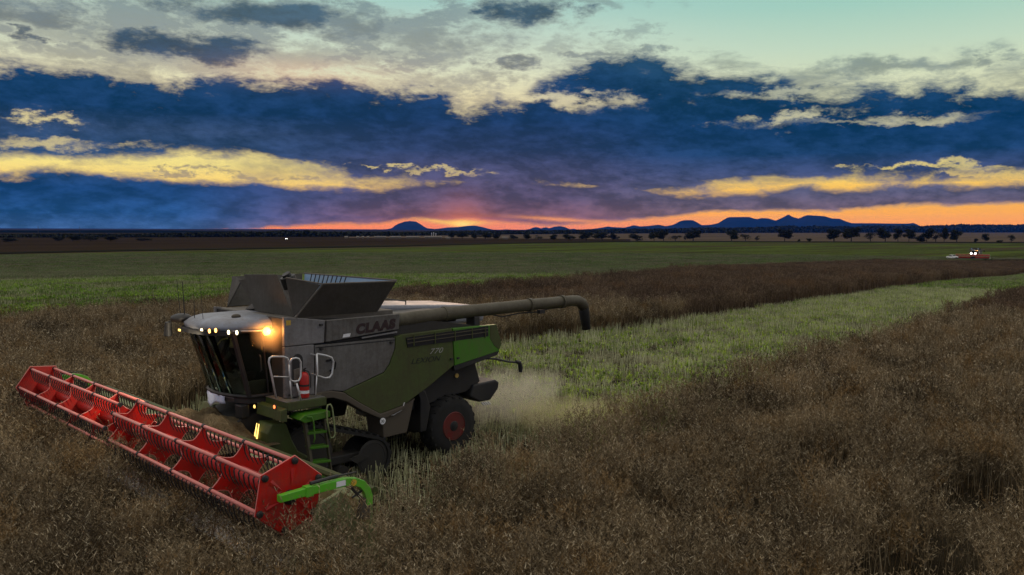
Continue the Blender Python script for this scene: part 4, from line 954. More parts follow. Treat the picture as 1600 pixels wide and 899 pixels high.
loop([(427.5, 588.5), (440, 589), (453, 589)], 1.86, r=.012)
loop([(470, 625), (463.5, 599)], 1.86)
loop([(452, 570), (456, 561), (462, 559.5), (467, 561), (470, 566), (470, 588), (467, 595), (460, 596.5), (453, 594)], 1.86, close=True)
loop([(456, 624), (454, 606), (453, 594)], 1.86, r=.014)
loop([(495, 553), (510, 556), (518, 559), (521, 565), (519, 584), (515, 590), (508, 591), (495.5, 587)], 1.78, close=True, r=.022)
loop([(495, 587), (493, 619)], 1.78, r=.015)
for (a, b_) in (((495, 555), 0), ((495.5, 586), 0)):
    q = on(1, 1.78, *a); MB().tube([q, (q[0] + .03, 1.60, q[2])], .014, 6).build('rail_bracket', 'steel', K)
FE = MB().tube([(0.76, 1.72, 2.05), (0.76, 1.72, 2.07), (0.76, 1.72, 2.48), (0.76, 1.72, 2.54), (0.76, 1.72, 2.57)], [.085, .095, .095, .07, .03], 18)
FE = tag(FE.build('fire_extinguisher', 'red', None, smoothed=True), 'small red fire extinguisher standing on the platform of the near harvester', 'fire extinguisher')
MB().tube([(0.76, 1.72, 2.56), (0.76, 1.72, 2.63)], .022, 8).tube([(0.76, 1.72, 2.63), (0.76, 1.79, 2.65)], .012, 6).build('valve', 'black', FE)
MB().tube([(0.76, 1.72, 2.60), (0.70, 1.78, 2.58), (0.66, 1.80, 2.46), (0.67, 1.80, 2.25)], .012, 6).build('hose', 'black', FE)
MB().tube([(0.76, 1.72, 2.28), (0.76, 1.72, 2.32)], .097, 18).build('strap', 'black', FE)
MB().tube([(0.76, 1.72, 2.14), (0.76, 1.72, 2.20)], .0962, 18).build('sticker', 'sign_white', FE)
LD = empty('ladder', (0, 0, 0)); LD.parent = K
MB().prism([(0.40, 1.66), (0.40, 1.78), (0.98, 1.78), (1.10, 1.70), (0.98, 1.62)], 1.66, 2.10).build('ladder_top_box', 'bright_green', LD, bevel=.01)
YL = 2.25
ra = [on(1, YL, 478, 652), on(1, YL, 492, 748)]; rb = [on(1, YL, 508, 650), on(1, YL, 522, 738)]
ra = [np.array([0.90, 1.98, 1.70]), np.array([0.80, 2.12, 0.50])]; rb = [np.array([0.47, 1.98, 1.68]), np.array([0.38, 2.12, 0.46])]
MB().slab([ra[0] + [.03, 0, 0], ra[1] + [.03, 0, 0], ra[1] - [.03, 0, 0], ra[0] - [.03, 0, 0]], .10, (0, -1, 0)).build('ladder_side', 'auger', LD, bevel=.005)
MB().slab([rb[0] + [.015, 0, 0], rb[1] + [.015, 0, 0], rb[1] - [.015, 0, 0], rb[0] - [.015, 0, 0]], .08, (0, -1, 0)).build('ladder_side', 'auger', LD, bevel=.005)
for k in range(5):
    t = k / 4 * 0.98; a = ra[0] + (ra[1] - ra[0]) * t; b_ = rb[0] + (rb[1] - rb[0]) * t
    MB().add([a + [0, .03, 0], b_ + [0, .03, 0], b_ + [0, -.18, 0], a + [0, -.18, 0], a + [0, .03, -.045], b_ + [0, .03, -.045], b_ + [0, -.18, -.03], a + [0, -.18, -.03]],
             [(0, 1, 2, 3), (4, 7, 6, 5), (0, 4, 5, 1), (1, 5, 6, 2), (2, 6, 7, 3), (3, 7, 4, 0)]).build('step', 'bright_green', LD, bevel=.004)
q = [on(1, 2.14, *p) for p in ((516, 684), (511.5, 660), (510.5, 640), (512, 633), (516, 632), (519, 637), (522, 660), (523.5, 678), (521, 684), (516, 684))]
MB().tube(q, .017, 8).build('ladder_handrail', 'pale_green', LD, smoothed=True)
q = [on(1, 2.14, *p) for p in ((480, 652), (487, 652), (490, 660), (492, 685), (490, 692))]
MB().tube(q, .015, 8).build('ladder_handrail', 'bright_green', LD, smoothed=True)
# feeder house and front guards
MB().prism([(1.0, 1.75), (1.75, 1.55), (3.0, 0.98), (3.0, 0.35), (2.2, 0.40), (0.9, 1.05)], -.78, .78).build('feeder_house', 'chassis', K, bevel=.03)
gp = [(1.10, 1.55), (1.42, 1.58), (1.52, 1.40), (1.50, 0.98), (1.20, .78), (0.72, .70), (0.60, .78), (0.85, .95), (0.98, 1.2)]
MB().prism(gp, 1.05, 1.60).build('front_fender', 'green', K, bevel=.03)
MB().prism(gp, -1.60, -1.05).build('front_fender', 'green', K, bevel=.03)
for y_ in (1.06, 1.15):
    MB().slab([(1.535, y_, 1.24), (1.535, y_ + .06, 1.24), (1.535, y_ + .15, 1.55), (1.535, y_ + .13, 1.56)], .006, (1, 0, 0)).build('glowing_reflector_strip', 'small_amber', K)  # amber light the strips reflect is put in as emission
MB().box((1.50, 1.02, .85), (1.56, 1.08, 1.35)).build('guard_bracket', 'black', K, bevel=.01)

# header
HY0, HY1 = 5.99, -5.95
HF = MB().prism([(2.05, .30), (2.05, 1.22), (2.13, 1.30), (2.20, 1.22), (2.20, .30)], HY1, HY0).build('header_back_wall', 'pale_green', K, bevel=.01)
MB().prism([(2.2, .30), (3.35, .22), (3.35, .25), (2.2, .36)], HY1, HY0).build('header_table', 'bare', K)
MB().tube([(2.02, HY1, 1.36), (2.02, HY0, 1.36)], .07, 8).build('header_beam', 'green', K)
kb = MB()
for i in range(150):
    y_ = HY1 + (HY0 - HY1) * (i + .5) / 150; kb.add([(3.35, y_ - .03, .24), (3.35, y_ + .03, .24), (3.47, y_, .235), (3.35, y_ - .03, .26), (3.35, y_ + .03, .26)], [(0, 1, 2), (3, 2, 4), (0, 2, 3), (1, 4, 2), (0, 3, 4, 1)])
kb.build('cutter_bar', 'steel', K)
AU = MB().tube([(2.62, HY1 + .05, .72), (2.62, HY0 - .05, .72)], .22, 20).build('intake_auger', 'red', K, smoothed=True)
def flight(y0, y1, hand):
    n = int(abs(y1 - y0) / .035); vs = []; fs = []
    for i in range(n + 1):
        t = i / n; y_ = y0 + (y1 - y0) * t; a = hand * 2 * math.pi * abs(y_ - y0) / .55
        for r in (.21, .36):
            vs.append((2.62 + r * math.cos(a), y_, .72 + r * math.sin(a)))
    for i in range(n): fs.append((2 * i, 2 * i + 1, 2 * i + 3, 2 * i + 2))
    o = MB().add(vs, fs).build('auger_flight', 'red', AU, smoothed=True); md = o.modifiers.new('thickness', 'SOLIDIFY'); md.thickness = .008
flight(HY0 - .1, .7, 1); flight(HY1 + .1, -.7, -1)
# reel: two halves, six bats each
RX, RZ, RR = 3.516, 1.60, .498
def rp(ang, y, r=RR):
    return (RX - r * math.sin(ang), y, RZ + .004 * y + r * math.cos(ang))
REEL = empty('reel', (0, 0, 0)); REEL.parent = K
MB().tube([(RX, HY1, RZ - .02), (RX, HY0, RZ + .02)], .13, 16).build('reel_shaft', 'red', REEL, smoothed=True)
for (ya, yb, th, nb) in ((HY0, .06, R_(10.2), 4), (-.04, HY1, R_(34.4), 4)):
    for k in range(6):
        an = th - k * math.pi / 3
        MB().tube([rp(an, ya), rp(an, yb)], .030, 10).build('reel_bat', 'tube', REEL, smoothed=True)
        tb = MB(); n = int(abs(yb - ya) / .15)
        for i in range(n):
            y_ = ya + (yb - ya) * (i + .5) / n; p = rp(an, y_)
            tb.tube([(p[0] + .005, y_, p[2] - .02), (p[0] + .03, y_, p[2] - .06), (p[0] + .015, y_, p[2] - .17), (p[0] - .045, y_, p[2] - .30)], [.013, .014, .011, .007], 4)
        tb.build('tine_comb', 'black', REEL)
        cl_ = MB()
        for j in range(nb + 1):
            y_ = ya + (yb - ya) * j / nb; p = rp(an, y_); MB().tube([(p[0], y_ - .03, p[2]), (p[0], y_ + .03, p[2])], .042, 10).build('clamp', 'black', REEL)
    for j in range(nb + 1):
        y_ = ya + (yb - ya) * j / nb
        if j in (0, nb) and abs(y_) > 3: continue
        pts = []
        for k in range(6):
            a0 = th - k * math.pi / 3
            pts.append(rp(a0 + .05, y_, RR * .97)); pts.append(rp(a0 - .05, y_, RR * .97))
            for q_ in (.18, .34, .5, .66, .82):
                rr_ = RR * (.97 - .36 * math.sin(math.pi * q_) ** .9); pts.append(rp(a0 - math.pi / 3 * q_, y_, rr_))
        P3 = [np.array(p) for p in pts]; c0 = np.array([RX, y_, RZ + .004 * y_])
        vs = [c0 - [0, .006, 0]] + [p - [0, .006, 0] for p in P3] + [c0 + [0, .006, 0]] + [p + [0, .006, 0] for p in P3]; m_ = len(P3)
        fs = [(0, 1 + (i + 1) % m_, 1 + i) for i in range(m_)] + [(m_ + 1, m_ + 2 + i, m_ + 2 + (i + 1) % m_) for i in range(m_)] + [(1 + i, 1 + (i + 1) % m_, m_ + 2 + (i + 1) % m_, m_ + 2 + i) for i in range(m_)]
        SP = MB().add(vs, fs).build('reel_spider', 'red', REEL)
        rim_ = MB()
        for k in range(6): rim_.tube([pts[(k * 7 + i_) % len(pts)] for i_ in range(1, 8)], .009, 5, cap=False)
        rim_.build('spider_edge', 'tube', REEL)
for (y_, th, sg_) in ((HY0 + .03, R_(10.2), 1), (HY1 - .03, R_(34.4), -1)):
    hx = [rp(th - k * math.pi / 3, y_, RR * 1.14) for k in range(6)]
    EP = MB().slab(hx, .02 * sg_, (0, 1, 0)).build('reel_end_plate', 'red', REEL, bevel=.004)
    # pressed star and stiffening folds
    st = MB()
    for k in range(6):
        a0 = th - k * math.pi / 3; c0 = np.array([RX, y_ + .045 * sg_, RZ]); 
        st.add([rp(a0 + .12, y_ + .022 * sg_, RR * .78), rp(a0 - .12, y_ + .022 * sg_, RR * .78), rp(a0, y_ + .05 * sg_, RR * .3), rp(a0, y_ + .036 * sg_, RR * .80)], [(0, 3, 2), (3, 1, 2), (0, 1, 3)])
    st.build('plate_pressing', 'red', REEL)
    ed = MB().tube(hx + [hx[0]], .010, 5).build('plate_edge', 'tube', REEL)
    for k in range(6):
        p = rp(th - k * math.pi / 3, y_); MB().disc_y(p, [(.01 * sg_, .052), (.05 * sg_, .05), (.06 * sg_, .02)], 14).build('bat_bearing', 'black', REEL)
    MB().disc_y((RX, y_, RZ), [(.02 * sg_, .11), (.07 * sg_, .10), (.10 * sg_, .05)], 16).build('reel_bearing', 'black', REEL)
# reel arms, side dividers
def side(s, y_):
    D_ = empty('crop_divider', (0, 0, 0)); D_.parent = K
    MB().prism([(3.10, 1.42), (2.74, 1.54), (2.58, 1.32), (2.40, 1.0), (2.10, .85), (2.05, .30), (3.9, .22), (4.35, .16), (3.9, .45), (3.3, .85)], y_ + .03 * s, y_ + .11 * s).build('side_sheet', 'pale_green', D_, bevel=.01)
    MB().tube([(3.9, y_ + .07 * s, .5), (4.6, y_ + .05 * s, .15)], [.09, .02], 8).build('divider_nose', 'green', D_)
    # the arm: square tube, then bent down to the back of the header
    zt_ = 1.69
    pth = [(3.80, zt_ - .005), (3.40, zt_ + .01), (2.72, zt_ + .02), (2.56, zt_ - .01), (2.44, zt_ - .07), (2.36, zt_ - .17), (2.32, zt_ - .29), (2.32, zt_ - .42)]
    A3 = MB()
    W = [.050, .058, .060, .060, .060, .060, .058, .052]
    L_ = []; Rr = []
    for i, (x_, z_) in enumerate(pth):
        a = np.array(pth[max(0, i - 1)]); b_ = np.array(pth[min(len(pth) - 1, i + 1)]); t = (b_ - a) / np.linalg.norm(b_ - a); nn = np.array([-t[1], t[0]])
        L_.append((x_ + nn[0] * W[i], z_ + nn[1] * W[i])); Rr.append((x_ - nn[0] * W[i], z_ - nn[1] * W[i]))
    yA, yB = y_ + .15 * s, y_ + .25 * s; n = len(pth)
    vs = [(a, yA, b) for a, b in L_] + [(a, yB, b) for a, b in L_] + [(a, yB, b) for a, b in Rr] + [(a, yA, b) for a, b in Rr]
    fs = []
    for i in range(n - 1):
        for r_ in range(4): fs.append((r_ * n + i, r_ * n + i + 1, ((r_ + 1) % 4) * n + i + 1, ((r_ + 1) % 4) * n + i))
    fs += [(0, n, 2 * n, 3 * n), (n - 1, 4 * n - 1, 3 * n - 1, 2 * n - 1)]
    AR = A3.add(vs, fs).build('reel_arm', 'arm_green', D_, bevel=.008)
    MB().box((3.28, min(yA, yB) - .01, zt_ - .065), (3.40, max(yA, yB) + .01, zt_ + .085)).build('arm_collar', 'arm_green', D_, bevel=.006)
    MB().tube([(3.3, y_ + .2 * s, zt_ + .11), (2.85, y_ + .2 * s, zt_ + .13)], .028, 8).tube([(2.85, y_ + .2 * s, zt_ + .13), (2.5, y_ + .16 * s, zt_ + .11)], .014, 8).build('reel_cylinder', 'black', D_)
    MB().disc_y((2.60, yB, zt_ - .01), [(.001 * s, .05), (.006 * s, .05)], 14).build('arm_sticker', 'yellow', D_)
    MB().box((2.74, min(yB, yB + .003 * s), zt_ - .02), (2.90, max(yB, yB + .003 * s), zt_ + .06)).build('arm_sticker', 'sign_white', D_)
    MB().tube([(2.35, y_ + .2 * s, 1.30), (2.62, y_ + .2 * s, 1.60)], .022, 6).tube([(2.34, y_ + .2 * s, 1.55), (2.6, y_ + .2 * s, 1.44)], .018, 6).build('arm_brace', 'black', D_)
    MB().prism([(2.30, 1.05), (2.30, 1.35), (2.42, 1.42), (2.50, 1.10)], y_ + .13 * s, y_ + .24 * s).build('end_bracket', 'brown', D_, bevel=.01)
side(1, HY0 + .06); side(-1, HY1 - .06)
# mat of cut crop on the table in front of the feeder
def heap(name, cx_, cy_, rx, ry, h, z0, mt, par, seed, n=34):
    vs = []; fs = []
    for i in range(n + 1):
        for j in range(n + 1):
            u = i / n * 2 - 1; w = j / n * 2 - 1; r = math.sqrt(u * u + w * w)
            z = z0 + h * max(0, 1 - r ** 2.2) * (0.75 + 0.6 * mnoise.noise((u * 2.5, w * 3 + seed, 0))) + .05 * mnoise.noise((u * 14, w * 14, seed)) * (r < 1.05)
            vs.append((cx_ + u * rx, cy_ + w * ry, z))
    for i in range(n):
        for j in range(n):
            o = i * (n + 1) + j; fs.append((o, o + 1, o + n + 2, o + n + 1))
    return MB().add(vs, fs).build(name, mt, par, smoothed=True)
M_HEAP = ground_mat('cut_canola_mat', [(0.12, 0.09, 0.05, 1), (0.30, 0.235, 0.14, 1)], 3.0, contrast=2.0, bump=0.9, fine=8)
hp = heap('cut_crop', 2.15, 0.10, .80, 1.7, .62, 1.22, M_HEAP, None, 4)
tag(hp, 'pale brown heap of freshly cut canola gathered on the header table before the cab', None, None, 'stuff')
# light thrown on the header and the cab by the lit lamps
def spot(nm, loc, target, watts, col, deg):
    d_ = bpy.data.lights.new(nm, 'SPOT'); d_.energy = watts; d_.color = col; d_.spot_size = R_(deg); d_.spot_blend = .8; d_.shadow_soft_size = .06
    o = bpy.data.objects.new(nm, d_); C.objects.link(o); o.location = loc; o.parent = CB
    o.rotation_euler = (Vector(loc) - Vector(target)).to_track_quat('Z', 'Y').to_euler(); return o
spot('work_lamp_beam', (LP[1][0] + .22, LP[1][1], LP[1][2] - .04), (3.3, -3.6, 1.0), 300, (1.0, .86, .66), 95)
spot('work_lamp_beam', (LP[3][0] + .25, LP[3][1], LP[3][2] - .04), (3.4, 1.5, 1.2), 90, (1.0, .93, .75), 95)
d_ = bpy.data.lights.new('side_lamp_glow', 'POINT'); d_.energy = 16; d_.color = (1.0, .38, .08); d_.shadow_soft_size = .05
o = bpy.data.objects.new('side_lamp_glow', d_); C.objects.link(o); o.location = (BEAC[0], 1.24, BEAC[2]); o.parent = CB

# ------------------------------------------------------------------ far hills and mountains
def hill_mat(name, a, b_):
    m, b = new_mat(name); t = m.node_tree; tcn = t.nodes.new('ShaderNodeTexCoord')
    n1 = noise(tcn.outputs['Object'], 0.0012, 6, 0.6)
    set_in(t, b.inputs['Base Color'], mix(smooth(n1, .35, .65), a, b_)); b.inputs['Roughness'].default_value = 1.0; b.inputs['Specular IOR Level'].default_value = 0.0
    return m
def mountain(name, prof, dist, depth, mat, extra=0.0):
    """a range whose skyline follows PROF (photo points), with slopes running down before and behind"""
    xs = np.arange(prof[0][0], prof[-1][0] + .1, 2.0); vs = []; fs = []; m_ = 14
    for px in xs:
        py = float(poly_y(prof, px)); r = ray(px, py); hd = math.hypot(r[0], r[1]); ux, uy = r[0] / hd, r[1] / hd
        top_ = CAM[2] + r[2] / hd * dist; base_z = -8
        for j in range(m_ + 1):
            t = j / m_ * 2 - 1; k = math.cos(t * math.pi / 2) ** 1.1 if abs(t) < 1 else 0
            d_ = dist + t * depth; x, y = CAM[0] + ux * d_, CAM[1] + uy * d_
            rg = 1 + .25 * mnoise.noise((x * .0009, y * .0009, 1)) * (1 - k)
            z = base_z + (top_ - base_z) * k * rg if j != m_ // 2 else top_
            vs.append((x, y, z))
    for i in range(len(xs) - 1):
        for j in range(m_):
            o = i * (m_ + 1) + j; fs.append((o, o + 1, o + m_ + 2, o + m_ + 1))
    return tag(MB().add(vs, fs).build(name, mat, smoothed=True), kind='structure')
MTN = [(575, 364), (590, 361.5), (600, 359), (612, 357), (616, 353.5), (622, 350), (632, 346.5), (641, 345.5), (650, 346.5), (657, 350.5), (662, 354), (668, 357), (680, 358), (690, 357), (700, 355.5), (715, 355), (730, 353.3), (742, 352.6), (752, 354.6), (765, 358),
       (776, 360), (790, 358.5), (800, 359), (818, 359.5), (828, 358), (834, 355.5), (838, 355), (845, 357), (853, 355.3), (858, 357), (866, 354.5), (876, 353.5), (884, 355.5), (890, 358.3), (897, 357.5), (902, 359), (925, 358),
       (940, 356), (950, 354), (956, 355), (975, 355.8), (984, 354), (990, 352), (1000, 354), (1015, 353), (1029, 351.3), (1040, 353.7), (1050, 352), (1055, 350), (1062, 346), (1070, 344.2), (1082, 344.2), (1090, 348), (1096, 352), (1110, 351.5),
       (1122, 349), (1130, 344), (1136, 340.5), (1140, 339.5), (1170, 339.2), (1176, 341), (1182, 342.6), (1190, 341), (1200, 341.3), (1212, 345), (1224, 339.5), (1232, 335.2), (1238, 339), (1248, 341.8), (1256, 338), (1262, 336.3), (1288, 338), (1300, 341.5), (1312, 342),
       (1320, 345.5), (1331, 349), (1360, 349), (1395, 349.5), (1420, 349.5), (1427, 348.5), (1433, 351), (1440, 354.5), (1460, 358), (1480, 362)]
M_MTN = hill_mat('mountain_slopes', (0.008, 0.030, 0.120, 1) if False else (0.008, 0.014, 0.018, 1), (0.018, 0.022, 0.024, 1))
mountain('mountains', MTN, 15500, 2400, M_MTN)
HL = [(-420, 359.5), (-200, 359.8), (0, 360.4), (12, 359.8), (30, 360.3), (90, 360.3), (160, 359.8), (220, 359.8), (280, 360.6), (350, 361.4), (420, 362.4), (470, 364), (520, 367)]
mountain('hills', HL, 3000, 900, hill_mat('wooded_hill', (0.004, 0.008, 0.012, 1), (0.008, 0.012, 0.016, 1)))

# far woodland: one dark uneven mass along the horizon
M_TREE = plant_mat('dark_foliage', [(0.008, 0.010, 0.004, 1), (0.020, 0.024, 0.008, 1), (0.035, 0.038, 0.014, 1)], gscale=0.15)
M_BARK, _b = new_mat('bark'); _b.inputs['Base Color'].default_value = (0.03, 0.024, 0.018, 1); _b.inputs['Roughness'].default_value = .9
def woodland(pts, rowdist, seed, hmin, hmax, base_pts):
    g = np.random.default_rng(seed); V = []; F = []
    px = pts[0][0]
    while px < pts[-1][0]:
        base_ = at(px, float(poly_y(base_pts, px))); d_ = math.hypot(base_[0] - CAM[0], base_[1] - CAM[1])
        top_py = float(poly_y(pts, px)); r = ray(px, top_py); hd = math.hypot(r[0], r[1])
        for row in range(3):
            dd = d_ + row * 20 + g.uniform(-6, 6); zt_ = CAM[2] + r[2] / hd * dd; zb_ = -6.2
            H_ = max(3.0, zt_ - zb_) * g.uniform(.72, 1.04); sc_ = dd / 900; w_ = g.uniform(4, 8) * sc_
            cx_, cy_ = CAM[0] + r[0] / hd * dd, CAM[1] + r[1] / hd * dd
            for k in range(46):
                a = g.uniform(0, 6.283); q = g.uniform() ** .5; hh = g.uniform(0.02, 1)
                rad = w_ * (1 - (hh * 2 - .9) ** 2 * .62) if hh > .45 else w_ * .85
                c = np.array([cx_ + math.cos(a) * q * rad, cy_ + math.sin(a) * q * rad, zb_ + H_ * hh]); s_ = g.uniform(.6, 1.4) * sc_
                n = g.normal(size=3); u = np.cross(n, [0, 0, 1.0]); u /= np.linalg.norm(u); v_ = np.cross(n, u); v_ /= np.linalg.norm(v_)
                o = len(V); V += [c - u * s_, c + v_ * s_, c + u * s_, c - v_ * s_]; F.append((o, o + 1, o + 2, o + 3))
        px += g.uniform(1.6, 3.0)
    return tag(MB().add(V, F).build('far_woodland', M_TREE), 'dark far woodland along the horizon under the mountains', kind='stuff')
WT = [(NL, 367), (200, 366.5), (280, 364.5), (330, 363), (400, 363), (430, 362.2), (445, 360.5), (470, 362), (482, 360), (495, 363), (560, 362.5), (640, 363.5), (700, 361.5), (800, 361), (900, 359.7), (940, 359), (1000, 358), (1060, 357.5), (1090, 356.3), (1140, 356.5), (1200, 355), (1235, 352.8), (1250, 355), (1275, 353.5),
      (1300, 354), (1340, 355), (1360, 353), (1440, 353.2), (1490, 352), (1505, 351.3), (1540, 351.8), (1600, 351.8), (NR, 351.5)]
WB = [(NL, 371.5), (0, 371.5), (280, 371), (400, 370.5), (560, 370), (700, 368), (800, 366.5), (1000, 365), (1200, 364.2), (1600, 363.5), (NR, 363.2)]
woodland(WT, 0, 3, 6, 12, WB)

# trees one can tell apart
def tree_meshes(seed, sparse=False, bush=False):
    g = np.random.default_rng(seed); V = []; F = []; tb = MB()
    lobes = [(g.uniform(-.30, .30), g.uniform(-.30, .30), g.uniform(.30 if not bush else .2, .80), g.uniform(.20, .32)) for _ in range(11 if not sparse else 7)]
    if not bush:
        tb.tube([(0, 0, -.03), (.01, 0, .2), (.0, .01, .45)], [.035, .028, .018], 6)
        for lx, ly, lz, lr in lobes: tb.tube([(0, 0, .28), (lx * .5, ly * .5, .28 + (lz - .28) * .6), (lx, ly, lz)], [.016, .010, .004], 4)
    else: tb.tube([(0, 0, -.05), (0, 0, .4)], [.03, .01], 5)
    for lx, ly, lz, lr in lobes:
        for k in range(190 if not sparse else 80):
            n = g.normal(size=3); n /= np.linalg.norm(n); q = g.uniform(.3, 1.05) * lr
            c = np.array([lx, ly, lz]) + n * q * np.array([1, 1, .72])
            c[2] = max(.03, min(1.0, c[2])); s_ = g.uniform(.022, .055); n2 = g.normal(size=3); u = np.cross(n2, [0, 0, 1.0]); u /= np.linalg.norm(u); v_ = np.cross(n2, u); v_ /= np.linalg.norm(v_)
            o = len(V); V += [c - u * s_, c + v_ * s_ * .6, c + u * s_, c - v_ * s_ * .6]; F.append((o, o + 1, o + 2, o + 3))
    return tb, (V, F)
def make_tree(nm, seed, **kw):
    tb, (V, F) = tree_meshes(seed, **kw); e = empty(nm)
    tb.build('trunk', M_BARK, e); MB().add(V, F).build('crown', M_TREE, e); return e
ORD = 'first second third fourth fifth sixth seventh eighth ninth tenth eleventh twelfth thirteenth fourteenth fifteenth sixteenth seventeenth eighteenth nineteenth twentieth twenty-first twenty-second twenty-third twenty-fourth twenty-fifth twenty-sixth twenty-seventh twenty-eighth twenty-ninth thirtieth thirty-first thirty-second thirty-third thirty-fourth thirty-fifth'.split()
protos = {}
tree_list = [  # centre x, width, top y, base y, kind
 (12, 24, 371, 378.5, 'b'), (92, 20, 368.5, 377.3, 'b'), (114, 24, 366.5, 377.3, 't'), (142, 26, 367.5, 377.2, 't'), (173, 26, 367, 377.2, 't'), (222, 26, 371.5, 376.6, 'b'),
 (708, 14, 361.5, 373.6, 't'), (722, 20, 361.2, 373.8, 't'), (741, 14, 363.5, 374, 't'), (758, 22, 362.5, 374.3, 't'), (778, 15, 364, 374.6, 't'),
 (803, 14, 366.5, 375, 't'), (823, 15, 364, 375.3, 't'), (841, 14, 367, 375.5, 's'), (866, 16, 366, 375.8, 't'), (891, 20, 365.2, 376, 't'), (916, 27, 360.8, 376.3, 't'), (941, 26, 362.3, 376.3, 't'), (957, 13, 364, 376.4, 't'), (965, 8, 368, 376.4, 's'),
 (994, 23, 364.8, 376.6, 'b'), (1022, 15, 361, 376.8, 't'), (1037, 18, 359.8, 376.8, 't'), (1055, 18, 366, 376.9, 's'), (1070, 6, 366, 377, 's'), (1083, 25, 359, 377.2, 't'), (1143, 21, 359, 377.3, 't'), (1165, 16, 363.5, 377.3, 's'), (1182, 10, 367.5, 377.4, 's'),
 (1226, 22, 356, 377.6, 't'), (1248, 5, 373.5, 377.8, 'b'), (1264, 8, 372, 377.8, 'b'), (1303, 27, 355.5, 377.9, 't'), (1330, 26, 353.5, 378, 't'), (1360, 21, 361, 378.1, 's'), (1383, 22, 354.5, 378.2, 't'), (1403, 15, 354.3, 378.3, 't'), (1420, 15, 356, 378.3, 't'),
 (1437, 18, 367, 378.5, 'b'), (1448, 18, 355, 378.5, 't'), (1462, 15, 359, 378.6, 's'), (1475, 13, 354.5, 378.7, 't'), (1495, 20, 358.5, 378.9, 't'), (1525, 6, 372, 379.3, 'b'), (1539, 12, 363.5, 379.3, 't'), (1562, 9, 375, 379.7, 'b'), (1580, 14, 365.5, 379.8, 's'),
 (1630, 20, 361, 380, 't'), (1680, 24, 358, 380.4, 't'), (1740, 22, 360, 380.6, 't'), (-60, 26, 368, 379, 't'), (-130, 24, 367, 379.5, 't')]
names_t = {'t': ('tree', 'broad dark tree'), 's': ('tree', 'thin open tree'), 'b': ('bush', 'low dark bush')}
for i, (px, w, ty, by, kd) in enumerate(tree_list):
    key = (kd, i % 4)
    if key not in protos: protos[key] = e = make_tree(names_t[kd][0], 100 + i, sparse=(kd == 's'), bush=(kd == 'b'))
    else: e = copy_tree(protos[key])
    base_ = at(px, by); d_ = (base_ - CAM) @ fwd; Hh = (by - ty) / F_PX * d_; Ww = w / F_PX * d_
    e.location = tuple(base_); e.scale = (Ww / .95, Ww / .95, Hh); e.rotation_euler = (0, 0, rnd.uniform(0, 6.28))
    vis = 0 <= px <= 1600
    grp = [q for q in tree_list if q[4] == kd and 0 <= q[0] <= 1600]
    if vis:
        k_ = sorted(q[0] for q in grp).index(px)
        size = 'wide' if w >= 22 else ('slim' if w <= 15 else 'middling')
        where = 'under the left mountain foot' if 640 < px < 800 else ('at the far left beside the brown field' if px < 300 else ('in the dense middle row' if px < 1000 else ('below the mountains' if px < 1300 else 'towards the right end of the row')))
        lab = '%s %s %s, %s %s from the left' % (size, {'t': 'full dark', 's': 'thin open', 'b': 'low dark'}[kd], names_t[kd][0], where, ORD[k_])
    else: lab = 'dark %s %s the %s end of the far tree line' % (names_t[kd][0], {-60: 'just past', -130: 'well past', 1630: 'just past', 1680: 'a little past', 1740: 'well past'}[px], 'left' if px < 0 else 'right')
    tag(e, lab, names_t[kd][0], 'trees along the far field boundary')

# ------------------------------------------------------------------ the second combine and the vehicle beside it, far off
def yaw_to(px): r = ray(px, 400); return math.atan2(-r[1], -r[0])
K2 = copy_tree(K); b2 = at(1523, 405.5)
K2.location = tuple(b2 + np.array([0, 0, .1])); K2.rotation_euler = (0, 0, yaw_to(1523) - R_(14))
tag(K2, 'distant combine harvester with bright white headlamps and red reel, on the right horizon', 'combine harvester', 'combine harvesters')
for s_ in (-1, 1):
    hl = MB().tube([(2.28, .75 * s_, 2.3), (2.36, .75 * s_, 2.3)], [.16, .22], 14).build('headlamp', 'black', K2)
    MB().tube([(2.365, .75 * s_, 2.3), (2.38, .75 * s_, 2.3)], .30, 16).build('lamp_lens', glow_mat('far_headlamp', (1, .97, .9), 16) if s_ < 0 else bpy.data.materials['far_headlamp'], hl)
def pickup(nm, loc, rz, label, lit=False):
    r = empty(nm, loc, rz)
    prof = [(2.5, .55), (2.5, .95), (2.35, 1.05), (1.35, 1.15), (.65, 1.72), (-.75, 1.75), (-1.0, 1.15), (-2.55, 1.12), (-2.6, .60), (-2.1, .50), (2.1, .48)]
    MB().prism(prof, -.88, .88).build('body', 'sign_white', r, bevel=.05)
    MB().prism([(1.22, 1.18), (.66, 1.66), (-.70, 1.68), (-.88, 1.18)], -.892, .892).build('side_window', 'black', r)
    MB().slab([(1.36, -.75, 1.20), (1.36, .75, 1.20), (.72, .70, 1.70), (.72, -.70, 1.70)], .02, (.65, 0, .76)).build('windscreen', 'black', r)
    for x_ in (1.65, -1.6):
        for y_ in (-.80, .80):
            W_ = MB().disc_y((x_, y_, .38), [(-.11, .30), (-.12, .37), (.12, .37), (.11, .30)], 20).build('wheel', 'rubber', r)
            MB().disc_y((x_, y_, .38), [(-.125, .2), (.125, .2)], 14).build('rim', 'steel', W_)
    for y_ in (-.62, .62):
        MB().box((2.49, y_ - .18, .78), (2.52, y_ + .18, .95)).build('headlight', glow_mat('vehicle_headlight', (1, .96, .88), 40.0) if lit else 'steel', r)
    MB().box((2.50, -.40, .62), (2.53, .40, .90)).build('grille', 'black', r)
    MB().box((2.48, -.86, .45), (2.60, .86, .60)).build('bumper', 'chassis', r, bevel=.03)
    return tag(r, label, 'pickup truck')
b3 = at(1488, 405.2); pickup('pickup_truck', tuple(b3), yaw_to(1488) + R_(35), 'small white pickup truck parked at the crop edge left of the distant combine')
